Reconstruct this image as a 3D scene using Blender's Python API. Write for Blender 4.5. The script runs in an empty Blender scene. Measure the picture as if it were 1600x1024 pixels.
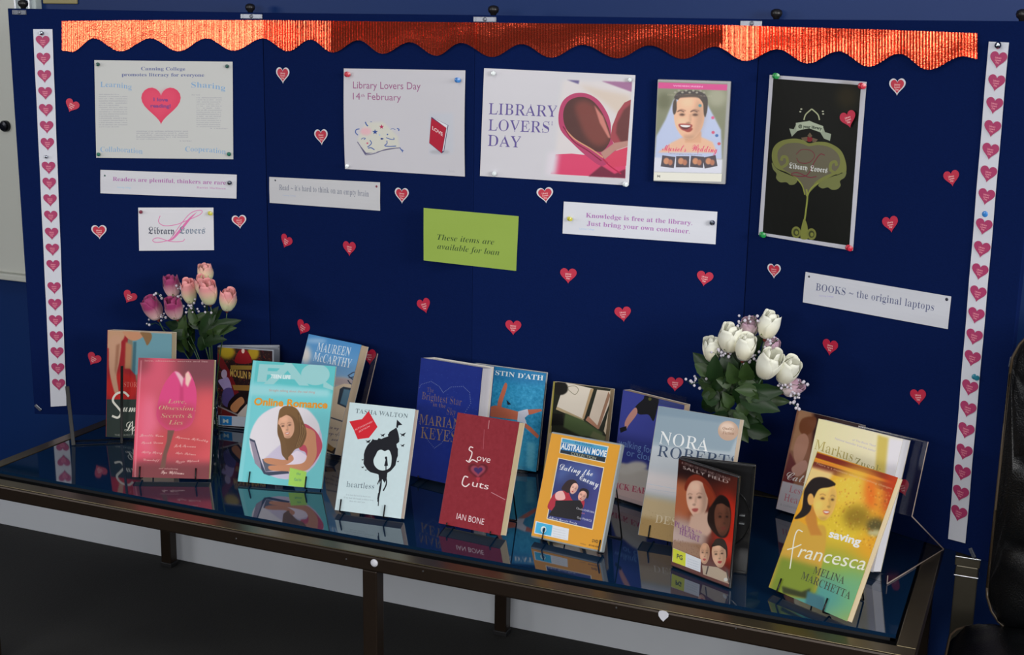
import bpy, bmesh, math, random
import numpy as np
from mathutils import Vector, Matrix

random.seed(7)
SC = bpy.context.scene
COL = SC.collection
pi = math.pi

# ------------------------------------------------------------------ camera
CF, YAW, PITCH, ROLL = 2046.63, .3948, .2232, .0172
CP = np.array([1.6613, -1.8603, .8792])
def _rot():
    cy, sy, cp, sp, cr, sr = (math.cos(YAW), math.sin(YAW), math.cos(PITCH), math.sin(PITCH), math.cos(ROLL), math.sin(ROLL))
    f = np.array([-sy*cp, cy*cp, -sp]); r = np.array([cy, sy, 0.]); u = np.cross(r, f)
    return cr*r+sr*u, -sr*r+cr*u, f
RR, RU, RF = _rot()
cam = bpy.data.objects.new('camera', bpy.data.cameras.new('camera'))
COL.objects.link(cam)
cam.data.sensor_width = 36; cam.data.lens = CF*36/1600; cam.data.clip_start = .05
cam.matrix_world = Matrix([[RR[0], RU[0], -RF[0], CP[0]], [RR[1], RU[1], -RF[1], CP[1]], [RR[2], RU[2], -RF[2], CP[2]], [0, 0, 0, 1]])
SC.camera = cam

# ------------------------------------------------------------------ world, lights, exposure
SC.view_settings.view_transform = 'Standard'; SC.view_settings.look = 'None'
SC.view_settings.gamma = 1; SC.view_settings.use_curve_mapping = False
SC.view_settings.exposure = 0.0
W = bpy.data.worlds.new('world'); SC.world = W; W.use_nodes = True
W.node_tree.nodes['Background'].inputs[0].default_value = (.86, .92, 1, 1)
W.node_tree.nodes['Background'].inputs[1].default_value = .22
def area(name, loc, look, sx, sy, power, col):
    l = bpy.data.lights.new(name, 'AREA'); l.shape = 'RECTANGLE'; l.size = sx; l.size_y = sy; l.energy = power; l.color = col
    o = bpy.data.objects.new(name, l); COL.objects.link(o); o.location = loc
    o.rotation_euler = (Vector(look)-Vector(loc)).to_track_quat('-Z', 'Y').to_euler()
    return o
area('window_daylight', (1.9, -3.95, 1.22), (1.9, .6, 1.0), 4.0, .40, 80, (1, .985, .965))
area('side_window_daylight', (3.9, -1.2, 1.2), (1.0, .3, .2), 1.4, .9, 56, (1, .985, .965))
area('added_left_light', (-2.2, -2.35, 1.2), (1.3, .5, 1.05), 1.3, .36, 22, (1, .985, .965))  # unseen light added for the right foil length to reflect
area('ceiling_panel_light', (.6, -1.3, 2.12), (.6, -1.3, 0), 1.2, .6, 11, (1, .99, .97))

# ------------------------------------------------------------------ helpers: projection onto the real planes
def ray(x, y):
    return RF + RR*((x-800)/CF) - RU*((y-512)/CF)
def onY(x, y, Y):
    d = ray(x, y); return Vector(CP + d*((Y-CP[1])/d[1]))
def onZ(x, y, Z=0.):
    d = ray(x, y); return Vector(CP + d*((Z-CP[2])/d[2]))
def prj(P):
    d = np.array(P)-CP; z = d@RF
    return (800+CF*(d@RR)/z, 512-CF*(d@RU)/z)
HB = .907
FOLD = [(-.4593, .3845)]
for w_, a_ in ((.5471, .3916), (.5372, -.1314), (.5468, .1681), (.540, -.3969)):
    FOLD.append((FOLD[-1][0]+w_*math.cos(a_), FOLD[-1][1]+w_*math.sin(a_)))
FOLD = [Vector((x, y, 0)) for x, y in FOLD]
PD = [(FOLD[i+1]-FOLD[i]).normalized() for i in range(4)]
PN = [Vector((d.y, -d.x, 0)) for d in PD]            # normal towards the room
def onP(k, x, y, off=0.):
    n, o = PN[k], FOLD[k]+PN[k]*off
    d = Vector(ray(x, y)); c = Vector(CP)
    return c + d*((o-c).dot(n)/d.dot(n))
def panel_at(x, y):
    for k in range(4):
        p = onP(k, x, y); u = (p-FOLD[k]).dot(PD[k]); L = (FOLD[k+1]-FOLD[k]).length
        if u <= L or k == 3: return k

# ------------------------------------------------------------------ materials
def s2l(c):
    c = np.asarray(c, float)/255.
    return np.where(c <= .04045, c/12.92, ((c+.055)/1.055)**2.4)
MATS = {}
def mat(name, rgb, rough=.5, metal=0., spec=.5, noise=0., nscale=60., bump=0., coat=0., gain=1., bscale=None, sheen=0.):
    if name in MATS: return MATS[name]
    m = bpy.data.materials.new(name); m.use_nodes = True; nt = m.node_tree; b = nt.nodes['Principled BSDF']
    c = np.clip(s2l(rgb)*gain, 0, .95)
    b.inputs['Base Color'].default_value = (*c, 1); b.inputs['Roughness'].default_value = rough
    b.inputs['Metallic'].default_value = metal; b.inputs['Specular IOR Level'].default_value = spec
    b.inputs['Coat Weight'].default_value = coat; b.inputs['Coat Roughness'].default_value = .1
    b.inputs['Sheen Weight'].default_value = sheen
    if noise or bump:
        tc = nt.nodes.new('ShaderNodeTexCoord'); n = nt.nodes.new('ShaderNodeTexNoise')
        n.inputs['Scale'].default_value = nscale; n.inputs['Detail'].default_value = 4
        nt.links.new(tc.outputs['Object'], n.inputs['Vector'])
        if noise:
            mx = nt.nodes.new('ShaderNodeMixRGB'); mx.blend_type = 'MIX'
            mx.inputs[1].default_value = (*np.clip(c*(1-noise), 0, 1), 1); mx.inputs[2].default_value = (*np.clip(c*(1+noise), 0, 1), 1)
            nt.links.new(n.outputs['Fac'], mx.inputs[0]); nt.links.new(mx.outputs[0], b.inputs['Base Color'])
        if bump:
            bp = nt.nodes.new('ShaderNodeBump'); bp.inputs['Strength'].default_value = bump; bp.inputs['Distance'].default_value = .002
            n2 = n
            if bscale:
                n2 = nt.nodes.new('ShaderNodeTexNoise'); n2.inputs['Scale'].default_value = bscale; nt.links.new(tc.outputs['Object'], n2.inputs['Vector'])
            nt.links.new(n2.outputs['Fac'], bp.inputs['Height']); nt.links.new(bp.outputs[0], b.inputs['Normal'])
    MATS[name] = m; return m
def clear_mat(name, tint=(1, 1, 1), rough=.02, ior=1.49, mixf=.88):
    if name in MATS: return MATS[name]
    m = bpy.data.materials.new(name); m.use_nodes = True; nt = m.node_tree; nt.nodes.clear()
    out = nt.nodes.new('ShaderNodeOutputMaterial'); g = nt.nodes.new('ShaderNodeBsdfGlossy'); t = nt.nodes.new('ShaderNodeBsdfTransparent')
    fr = nt.nodes.new('ShaderNodeFresnel'); fr.inputs[0].default_value = ior; mx = nt.nodes.new('ShaderNodeMixShader')
    ge = nt.nodes.new('ShaderNodeNewGeometry'); inv = nt.nodes.new('ShaderNodeMath'); inv.operation = 'SUBTRACT'; inv.inputs[0].default_value = 1.
    mu = nt.nodes.new('ShaderNodeMath'); mu.operation = 'MULTIPLY'; nt.links.new(ge.outputs['Backfacing'], inv.inputs[1]); nt.links.new(fr.outputs[0], mu.inputs[0]); nt.links.new(inv.outputs[0], mu.inputs[1])
    g.inputs['Roughness'].default_value = rough; t.inputs[0].default_value = (*tint, 1)
    nt.links.new(mu.outputs[0], mx.inputs[0]); nt.links.new(t.outputs[0], mx.inputs[1]); nt.links.new(g.outputs[0], mx.inputs[2]); nt.links.new(mx.outputs[0], out.inputs[0])
    MATS[name] = m; return m

# ------------------------------------------------------------------ helpers: objects
def link(name, me, mats=(), parent=None):
    o = bpy.data.objects.new(name, me); COL.objects.link(o)
    for m in (mats if isinstance(mats, (list, tuple)) else [mats]): me.materials.append(m)
    if parent: o.parent = parent
    return o
class BM:
    """small mesh collector"""
    def __init__(s): s.v = []; s.f = []; s.m = []
    def add(s, vs, fs, mi=0):
        n = len(s.v); s.v += [tuple(v) for v in vs]
        for f in fs: s.f.append(tuple(i+n for i in f)); s.m.append(mi)
    def box(s, a, b, M=None, mi=0, bev=0.):
        (x0, y0, z0), (x1, y1, z1) = a, b
        if bev:
            bm = bmesh.new(); bmesh.ops.create_cube(bm, size=1)
            for v in bm.verts: v.co = Vector(((x0+x1)/2+v.co.x*(x1-x0), (y0+y1)/2+v.co.y*(y1-y0), (z0+z1)/2+v.co.z*(z1-z0)))
            bmesh.ops.bevel(bm, geom=bm.edges[:], offset=bev, segments=2, affect='EDGES', profile=.5)
            bm.verts.index_update(); vs = [v.co.copy() for v in bm.verts]; fs = [[v.index for v in f.verts] for f in bm.faces]; bm.free()
        else:
            vs = [Vector(p) for p in ((x0, y0, z0), (x1, y0, z0), (x1, y1, z0), (x0, y1, z0), (x0, y0, z1), (x1, y0, z1), (x1, y1, z1), (x0, y1, z1))]
            fs = [(3, 2, 1, 0), (4, 5, 6, 7), (0, 1, 5, 4), (1, 2, 6, 5), (2, 3, 7, 6), (3, 0, 4, 7)]
        if M is not None: vs = [M @ v for v in vs]
        s.add(vs, fs, mi)
    def tube(s, pts, r, n=8, mi=0, cap=True):
        pts = [Vector(p) for p in pts]; rs = r if isinstance(r, (list, tuple)) else [r]*len(pts)
        rings = []; up = None
        for i, p in enumerate(pts):
            t = (pts[min(i+1, len(pts)-1)]-pts[max(i-1, 0)]).normalized()
            if up is None: up = t.orthogonal().normalized()
            else: up = (up-t*up.dot(t)).normalized()
            w = t.cross(up)
            rings.append([p+(up*math.cos(2*pi*k/n)+w*math.sin(2*pi*k/n))*rs[i] for k in range(n)])
        vs = [v for R in rings for v in R]; fs = []
        for i in range(len(pts)-1):
            for k in range(n):
                a, b = i*n+k, i*n+(k+1) % n
                fs.append((a, b, b+n, a+n))
        if cap: fs.append(tuple(range(n-1, -1, -1))); fs.append(tuple(range((len(pts)-1)*n, len(pts)*n)))
        s.add(vs, fs, mi)
    def lathe(s, prof, n=16, M=None, mi=0):
        vs = []; fs = []
        for r, z in prof:
            for k in range(n): vs.append(Vector((r*math.cos(2*pi*k/n), r*math.sin(2*pi*k/n), z)))
        for i in range(len(prof)-1):
            for k in range(n):
                a, b = i*n+k, i*n+(k+1) % n; fs.append((a, b, b+n, a+n))
        fs.append(tuple(range(n-1, -1, -1))); fs.append(tuple(range((len(prof)-1)*n, len(prof)*n)))
        if M is not None: vs = [M @ v for v in vs]
        s.add(vs, fs, mi)
    def build(s, name, mats, parent=None, smooth=False, uv=None):
        me = bpy.data.meshes.new(name); me.from_pydata(s.v, [], s.f)
        for p, m in zip(me.polygons, s.m): p.material_index = m; p.use_smooth = smooth
        if uv:
            l = me.uv_layers.new(name='uv')
            for lp in me.loops: l.data[lp.index].uv = uv(me.vertices[lp.vertex_index].co)
        me.update()
        return link(name, me, mats, parent)
def empty(name, M):
    o = bpy.data.objects.new(name, None); COL.objects.link(o); o.empty_display_size = .02
    o.matrix_world = M if isinstance(M, Matrix) else Matrix.Translation(Vector(M)); return o
def tag(o, label=None, cat=None, group=None, kind=None):
    if label: o['label'] = label
    if cat: o['category'] = cat
    if group: o['group'] = group
    if kind: o['kind'] = kind
    return o
def struct(name, bm, m, smooth=False): return tag(bm.build(name, m, smooth=smooth), kind='structure')
def frame(o, x, y, z): 
    M = Matrix.Identity(4)
    for i, a in enumerate((x, y, z)):
        for j in range(3): M[j][i] = a[j]
    for j in range(3): M[j][3] = o[j]
    return M

# ------------------------------------------------------------------ lettering outlines (Blender's own font)
FK = {'bs': (0x1D400, 0x1D41A, 0), 'rs': (0x1D400, 0x1D41A, -.013), 'rt': (0x1D400, 0x1D41A, -.017), 'it': (0x1D468, 0x1D482, -.012), 'bi': (0x1D468, 0x1D482, 0),
      'sc': (0x1D4D0, 0x1D4EA, 0), 'fr': (0x1D56C, 0x1D586, 0), 'sn': None, 'sb': None, 'mo': (0x1D670, 0x1D68A, 0)}
ALPHA = "ABCDEFGHIJKLMNOPQRSTUVWXYZabcdefghijklmnopqrstuvwxyz0123456789'.,!&@~-*"
GT = {}
NEED = {'bs': "',.ACDEFHIJKLMNQRSTUabcdefghiklmnoprstuvwyBGOPVWYZ~", 'it': '&,LOSTabcefhilmnorstv', 'fr': 'Labeiorsvy',
        'sc': "'.ACDEHJKLMPRSTWacdefghiklmnorstuvwyz"}
BASE = {'rs': 'bs', 'rt': 'bs'}
THIN = {'rs': .042, 'rt': .058}
USED = {}
def style(kind):
    """outlines and advance of every character of a style, from one text object (one row per character)"""
    if kind in GT: return GT[kind]
    chars = NEED.get(kind, ALPHA)
    k = FK[kind]; off = {'sb': .03}.get(kind, k[2] if k else 0)
    rows = [(chr(k[0]+ord(c)-65) if 'A' <= c <= 'Z' else chr(k[1]+ord(c)-97) if 'a' <= c <= 'z' else c) if k else c for c in chars]
    cu = bpy.data.curves.new('t', 'FONT'); cu.body = '\n'.join(r+'|' for r in rows)+'\n|'; cu.offset = off; cu.dimensions = '2D'; cu.resolution_u = 3; cu.space_line = 3
    o = bpy.data.objects.new('t', cu); COL.objects.link(o)
    ev = o.evaluated_get(bpy.context.evaluated_depsgraph_get()); me = ev.to_mesh()
    V = np.empty(len(me.vertices)*3); me.vertices.foreach_get('co', V); V = V.reshape(-1, 3)[:, :2].copy()
    tr = np.array([t for p in me.polygons for t in ([tuple(p.vertices)] if len(p.vertices) == 3 else [(p.vertices[0], p.vertices[q], p.vertices[q+1]) for q in range(1, len(p.vertices)-1)])])
    ev.to_mesh_clear(); bpy.data.objects.remove(o); bpy.data.curves.remove(cu)
    T3 = V[tr]; ar = (T3[:, 1, 0]-T3[:, 0, 0])*(T3[:, 2, 1]-T3[:, 0, 1])-(T3[:, 1, 1]-T3[:, 0, 1])*(T3[:, 2, 0]-T3[:, 0, 0])
    T3[ar < 0] = T3[ar < 0][:, ::-1]; T3 = T3[np.abs(ar) > 1e-9]
    row = np.round((-T3[:, :, 1].mean(axis=1)+.25)/3.).astype(int)
    bar = T3[row == len(rows)]; b0, b1 = bar[:, :, 0].min(), bar[:, :, 0].max()
    out = {}
    for r, c in enumerate(chars):
        q = T3[row == r]; bx1 = q[:, :, 0].max(); isb = (q[:, :, 0] >= bx1-(b1-b0)-1e-3).all(axis=1)
        q = q[~isb].copy(); q[:, :, 1] += 3.*r
        out[c] = (q, bx1-(b1-b0)-b0)
    GT[kind] = out; return out
def glyphs(s, kind):
    USED.setdefault(kind, set()).update(s)
    st = style(BASE.get(kind, kind)); x = 0; P = []
    for c in s:
        if c == ' ' or c not in st: x += .3; continue
        q, adv = st[c]; P.append(q+np.array([x, 0])); x += adv
    if not P: return np.zeros((0, 2)), np.zeros((0, 2), int)
    P = np.concatenate(P).reshape(-1, 2); i = np.arange(len(P)).reshape(-1, 3)
    return P, np.concatenate([i[:, [0, 1]], i[:, [1, 2]], i[:, [2, 0]]])

# ------------------------------------------------------------------ print painter: flat artwork of covers and posters
SS = 3
def boxblur(m, r):
    r = int(round(r))
    if r < 1: return m
    for ax in (0, 1):
        for _ in range(2):
            p = np.pad(m, [(r+1, r) if a == ax else (0, 0) for a in (0, 1)], mode='edge').cumsum(axis=ax)
            n = m.shape[ax]
            hi = np.take(p, np.arange(2*r+1, 2*r+1+n), axis=ax); lo = np.take(p, np.arange(0, n), axis=ax)
            m = (hi-lo)/(2*r+1)
    return m
class Art:
    def __init__(s, wmm, hmm, quad, bg, res=3., gain=1.3, F=None):
        s.w, s.h = int(wmm*res), int(hmm*res); s.res = res; s.gain = gain
        s.img = np.zeros((s.h, s.w, 3)); s.img[:] = bg
        if quad is None: s.H = None
        else:
            A = []; B = []
            for (x, y), (u, v) in zip(quad, ((0, 0), (s.w, 0), (s.w, s.h), (0, s.h))):
                A.append([x, y, 1, 0, 0, 0, -u*x, -u*y]); B.append(u)
                A.append([0, 0, 0, x, y, 1, -v*x, -v*y]); B.append(v)
            s.H = np.append(np.linalg.solve(np.array(A), np.array(B)), 1).reshape(3, 3)
            q = np.array(quad); s.loc = s.h/((np.hypot(*(q[3]-q[0]))+np.hypot(*(q[2]-q[1])))/2)
        s.F = F or (0, 0, 1.)
    def P(s, pts):
        p = np.asarray(pts, float).reshape(-1, 2)
        if s.H is None: return p*s.res
        p = p/s.F[2]+np.array(s.F[:2])
        q = np.c_[p, np.ones(len(p))] @ s.H.T
        return q[:, :2]/q[:, 2:]
    def k(s): return (s.loc/s.F[2]) if s.H is not None else s.res
    def _fill(s, E, col, a=1., soft=0., grad=None, nz=False, thin=0.):
        # E: edges (n,4) in texels
        if not len(E): return
        pad = int(soft*2+2)
        x0 = int(max(0, math.floor(E[:, [0, 2]].min())-pad)); x1 = int(min(s.w, math.ceil(E[:, [0, 2]].max())+pad))
        y0 = int(max(0, math.floor(E[:, [1, 3]].min())-pad)); y1 = int(min(s.h, math.ceil(E[:, [1, 3]].max())+pad))
        if x1 <= x0 or y1 <= y0: return
        ss = 1 if soft > 3 else SS
        Wd, Hd = (x1-x0)*ss, (y1-y0)*ss
        X0, Y0, X1, Y1 = [(E[:, i]-(x0 if i % 2 == 0 else y0))*ss for i in range(4)]
        sw = Y0 > Y1; sg = np.where(sw, -1, 1) if nz else np.ones(len(Y0), int); X0, X1 = np.where(sw, X1, X0), np.where(sw, X0, X1); Y0, Y1 = np.where(sw, Y1, Y0), np.where(sw, Y0, Y1)
        r0 = np.clip(np.ceil(Y0-.5), 0, Hd).astype(int); r1 = np.clip(np.ceil(Y1-.5), 0, Hd).astype(int); n = np.maximum(r1-r0, 0)
        if n.sum() == 0: return
        idx = np.repeat(np.arange(len(n)), n); rows = np.arange(n.sum())-np.repeat(np.cumsum(n)-n, n)+r0[idx]
        t = (rows+.5-Y0[idx])/(Y1[idx]-Y0[idx]); xc = X0[idx]+t*(X1[idx]-X0[idx])
        cc = np.clip(np.ceil(xc-.5), 0, Wd).astype(int)
        D = np.zeros((Hd, Wd+1), np.int32); np.add.at(D, (rows, cc), sg[idx])
        m = np.cumsum(D, axis=1)[:, :Wd]; m = (m != 0).astype(float) if nz else (m & 1).astype(float)
        if thin and thin*ss >= 1.:
            e = int(round(thin*ss/2+.01))
            def er(q, r):
                c = np.cumsum(np.pad(q, ((0, 0), (r+1, r))), axis=1); return ((c[:, 2*r+1:]-c[:, :-2*r-1]) > 2*r+.5).astype(float)
            if e >= 1:
                mo = 1-er(1-er(m, e), e); m = np.maximum(er(m, e), m*(1-mo))
        if ss > 1: m = m.reshape(y1-y0, ss, x1-x0, ss).mean(axis=(1, 3))
        if soft: m = boxblur(m, soft/2.)
        m = (m*a)[..., None]
        c = np.array(col, float)
        if grad is not None:
            c2, ax = grad; L = m.shape[0] if ax == 0 else m.shape[1]
            tt = np.linspace(0, 1, L); tt = tt[:, None, None] if ax == 0 else tt[None, :, None]
            c = c*(1-tt)+np.array(c2, float)*tt
        s.img[y0:y1, x0:x1] = s.img[y0:y1, x0:x1]*(1-m)+c*m
    def _edges(s, q): return np.c_[q, np.roll(q, -1, axis=0)]
    def poly(s, pts, col, a=1., soft=0., sm=0, grad=None):
        p = np.asarray(pts, float).reshape(-1, 2)
        if sm:
            n = len(p); out = []
            for i in range(n):
                p0, p1, p2, p3 = p[i-1], p[i], p[(i+1) % n], p[(i+2) % n]
                for t in np.arange(0, 1, .2): out.append(.5*((2*p1)+(-p0+p2)*t+(2*p0-5*p1+4*p2-p3)*t*t+(-p0+3*p1-3*p2+p3)*t**3))
            p = np.array(out)
        s._fill(s._edges(s.P(p)), col, a, soft*s.k(), grad)
        return s
    def ell(s, x, y, rx, ry, col, a=1., soft=0., ang=0., grad=None):
        t = np.linspace(0, 2*pi, 28, endpoint=False); ca, sa = math.cos(ang), math.sin(ang)
        u, v = rx*np.cos(t), ry*np.sin(t)
        s.poly(np.c_[x+u*ca-v*sa, y+u*sa+v*ca], col, a, soft, 0, grad); return s
    def line(s, pts, w, col, a=1., soft=0., sm=1, taper=0):
        p = np.asarray(pts, float).reshape(-1, 2)
        if sm and len(p) > 2:
            q = [p[0]*2-p[1]]+list(p)+[p[-1]*2-p[-2]]; out = []
            for i in range(1, len(q)-2):
                p0, p1, p2, p3 = q[i-1], q[i], q[i+1], q[i+2]
                for t in np.arange(0, 1, .17): out.append(.5*((2*p1)+(-p0+p2)*t+(2*p0-5*p1+4*p2-p3)*t*t+(-p0+3*p1-3*p2+p3)*t**3))
            out.append(p[-1]); p = np.array(out)
        d = np.gradient(p, axis=0); d /= np.maximum(np.hypot(d[:, 0], d[:, 1]), 1e-6)[:, None]
        nrm = np.c_[-d[:, 1], d[:, 0]]
        ww = w/2*(1-taper*np.abs(np.linspace(-1, 1, len(p)))**2)[:, None] if taper else w/2
        L, R = p+nrm*ww, p-nrm*ww
        s._fill(s._edges(s.P(np.r_[L, R[::-1]])), col, a, soft*s.k(), nz=True)
        return s
    def T(s, txt, font, p0, p1, h, col, a=1., arc=0., soft=0., sk=0.):
        V, E = glyphs(txt, font)
        if not len(V): return s
        A, B = s.P([p0, p1]); mid = ((p0[0]+p1[0])/2, (p0[1]+p1[1])/2)
        q = s.P([mid, (mid[0], mid[1]-h)]); hh = np.hypot(*(q[1]-q[0]))/.70
        x = (V[:, 0]-V[:, 0].min())/max(V[:, 0].max()-V[:, 0].min(), 1e-6)
        y = V[:, 1]
        up = np.array([0., -1.])*hh
        Q = A+(B-A)*x[:, None]+up*y[:, None]
        Q[:, 0] += y*hh*sk
        if arc: Q[:, 1] -= np.sin(x*2*pi if abs(arc) > 900 else x*pi)*(arc if abs(arc) < 900 else (arc-1000*np.sign(arc)))*s.k()
        s._fill(np.c_[Q[E[:, 0]], Q[E[:, 1]]], col, a, soft*s.k(), nz=True, thin=THIN.get(font, 0)*hh)
        return s
    def soften(s, r=2):
        for c in range(3): s.img[..., c] = boxblur(s.img[..., c], r)
        return s
    def noise(s, amp, cell=6, seed=1, box=None):
        rs = np.random.RandomState(seed); h, w = s.h//cell+2, s.w//cell+2
        n = rs.randn(h, w); n = np.kron(n, np.ones((cell, cell)))[:s.h, :s.w]; n = boxblur(n, cell/2)
        s.img += n[..., None]*amp; return s
    def flecks(s, n, col, r=1., seed=2, a=.6, box=None):
        rs = np.random.RandomState(seed)
        for _ in range(n):
            x, y = int(rs.rand()*s.w), int(rs.rand()*s.h)
            if box: x = int((box[0]+rs.rand()*(box[2]-box[0]))*s.w); y = int((box[1]+rs.rand()*(box[3]-box[1]))*s.h)
            k = max(1, int(r*(.5+rs.rand())))
            s.img[y:y+k, x:x+k] = s.img[y:y+k, x:x+k]*(1-a)+np.array(col)*a
        return s
    def mat(s, name, rough=.35, spec=.5, coat=0., bump=0.):
        lin = s2l(np.clip(s.img, 0, 255))*s.gain
        lin = np.clip(lin, 0, .9); srgb = np.where(lin <= .0031308, lin*12.92, 1.055*np.maximum(lin, 1e-6)**(1/2.4)-.055)
        im = bpy.data.images.new(name, s.w, s.h); px = np.ones((s.h, s.w, 4), np.float32); px[..., :3] = srgb[::-1]
        im.pixels.foreach_set(px.ravel()); im.update(); im.pack()
        m = bpy.data.materials.new(name); m.use_nodes = True; nt = m.node_tree; b = nt.nodes['Principled BSDF']
        t = nt.nodes.new('ShaderNodeTexImage'); t.image = im; t.extension = 'EXTEND'; nt.links.new(t.outputs[0], b.inputs['Base Color'])
        b.inputs['Roughness'].default_value = rough; b.inputs['Specular IOR Level'].default_value = spec
        b.inputs['Coat Weight'].default_value = coat; b.inputs['Coat Roughness'].default_value = .12
        return m
# ================================================================== THE ROOM
FZ = -.409; WY = .6334
RX0, RX1, RY0, RZ1 = -2.3, 4.1, -4.1, 2.15
m_wall = mat('blue_wall_paint', (5, 42, 98), .5, spec=.3, noise=.06, nscale=3, bump=.05, bscale=180)
m_floor = mat('dark_carpet', (36, 36, 35), .95, noise=.35, nscale=260, bump=.6)
m_skirt = mat('grey_white_skirting_paint', (196, 200, 206), .5, noise=.03, nscale=14)
b = BM(); b.box((RX0, RY0, FZ-.05), (RX1, WY, FZ)); struct('floor', b, m_floor)
b = BM(); b.box((RX0, WY, FZ-.05), (RX1, WY+.1, RZ1)); struct('wall_back', b, m_wall)
b = BM(); b.box((RX0-.1, RY0, FZ-.05), (RX0, -3.25, RZ1)); b.box((RX0-.1, -1.45, FZ-.05), (RX0, WY+.1, RZ1)); b.box((RX0-.1, -3.25, FZ-.05), (RX0, -1.45, .92)); b.box((RX0-.1, -3.25, 1.48), (RX0, -1.45, RZ1)); struct('wall_left', b, m_wall)
b = BM()
for y in (-3.25, -2.37, -1.49): b.box((RX0-.07, y, .92), (RX0-.02, y+.04, 1.48))
for z in (.92, 1.44): b.box((RX0-.07, -3.25, z), (RX0-.02, -1.45, z+.04))
wl = struct('added_left_window', b, mat('white_window_frame', (210, 212, 214), .4))  # frame added out of view for the extra left light
b = BM(); b.box((RX0-.045, -3.25, .92), (RX0-.04, -1.45, 1.48)); b.build('window_pane', clear_mat('window_glass'), wl)
b = BM(); b.box((RX1, RY0, FZ-.05), (RX1+.1, -1.95, RZ1)); b.box((RX1, -.45, FZ-.05), (RX1+.1, WY+.1, RZ1)); b.box((RX1, -1.95, FZ-.05), (RX1+.1, -.45, .7)); b.box((RX1, -1.95, 1.7), (RX1+.1, -.45, RZ1)); struct('wall_right', b, m_wall)
b = BM()
for y in (-1.95, -1.22, -.49): b.box((RX1+.02, y, .7), (RX1+.07, y+.04, 1.7))
for z in (.7, 1.66): b.box((RX1+.02, -1.95, z), (RX1+.07, -.45, z+.04))
wr = struct('window_2', b, mat('white_window_frame', (210, 212, 214), .4))
b = BM(); b.box((RX1+.04, -1.95, .7), (RX1+.045, -.45, 1.7)); b.build('window_pane', clear_mat('window_glass'), wr)
b = BM(); b.box((RX0-.1, RY0, RZ1), (RX1+.1, WY+.1, RZ1+.05)); struct('ceiling', b, mat('ceiling_white', (200, 203, 205), .8))
b = BM()   # front wall (behind the camera) with the window opening
wx0, wx1, wz0, wz1 = -.2, 4.0, .88, 1.52
b.box((RX0, RY0-.1, FZ), (wx0, RY0, RZ1)); b.box((wx1, RY0-.1, FZ), (RX1, RY0, RZ1))
b.box((wx0, RY0-.1, FZ), (wx1, RY0, wz0)); b.box((wx0, RY0-.1, wz1), (wx1, RY0, RZ1)); struct('wall_front', b, mat('pale_wall_paint', (150, 160, 170), .7))
b = BM()
for x in (wx0, wx0+1.04, wx0+2.08, wx0+3.12, wx1-.04): b.box((x, RY0-.07, wz0), (x+.04, RY0-.02, wz1))
for z in (wz0, wz1-.04): b.box((wx0, RY0-.07, z), (wx1, RY0-.02, z+.04))
wf = struct('window_1', b, mat('white_window_frame', (210, 212, 214), .4))
b = BM(); b.box((wx0, RY0-.05, wz0), (wx1, RY0-.045, wz1)); b.build('window_pane', clear_mat('window_glass'), wf)
b = BM(); b.box((RX0, WY-.012, FZ), (RX1, WY, FZ+.082)); b.box((RX0, WY-.016, FZ), (RX1, WY-.012, FZ+.068)); struct('baseboard_back', b, m_skirt)

# white wall cabinet at far left, running up out of the frame
m_cab = mat('off_white_laminate', (196, 198, 190), .45, noise=.02, nscale=8)
m_alu = mat('brushed_aluminium', (205, 208, 212), .28, metal=1.)
cab = empty('whiteboard', (-1.1, WY-.001, .25)); tag(cab, 'tall off-white wall board with round black lock, at left edge behind the display board', 'board')
def rel(bm, o):
    inv = o.matrix_world.inverted(); bm.v = [tuple(inv @ Vector(v)) for v in bm.v]; return bm
cx1 = -.588
b = BM(); b.box((-1.7, WY-.03, .272), (-.645, WY-.001, 1.6), bev=.003); rel(b, cab).build('board_panel', m_cab, cab)
b = BM(); b.box((-.645, WY-.022, .272), (cx1, WY-.001, 1.6), bev=.002); rel(b, cab).build('side_panel', mat('pale_grey_green_panel', (176, 188, 188), .4), cab)
for x in (-.642, -.601):
    b = BM(); b.box((x-.004, WY-.03, .272), (x+.002, WY-.02, 1.6), bev=.001); rel(b, cab).build('metal_strip', m_alu, cab)
b = BM(); b.box((-1.7, WY-.045, .256), (cx1, WY-.001, .272), bev=.003); rel(b, cab).build('ledge', m_cab, cab)
kp = onY(10, 197, WY-.03); b = BM()
b.lathe([(.006, 0), (.0135, 0), (.0135, .008), (.011, .012), (.004, .013)], 20, Matrix.Translation(kp) @ Matrix.Rotation(pi/2, 4, 'X')); rel(b, cab).build('lock', mat('black_lock_metal', (30, 32, 38), .25, metal=.7), cab, smooth=False)
p0, p1 = onY(68, 5, WY-.003), onY(121, 5, WY-.003)
b = BM(); b.box((p0.x, WY-.006, p0.z-.001), (p1.x, WY, p0.z+.05), bev=.002)
tag(b.build('wall_sign', mat('beige_plastic', (150, 140, 95), .5)), 'small beige plate on the blue wall above the display board, at top left', 'plate')

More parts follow.
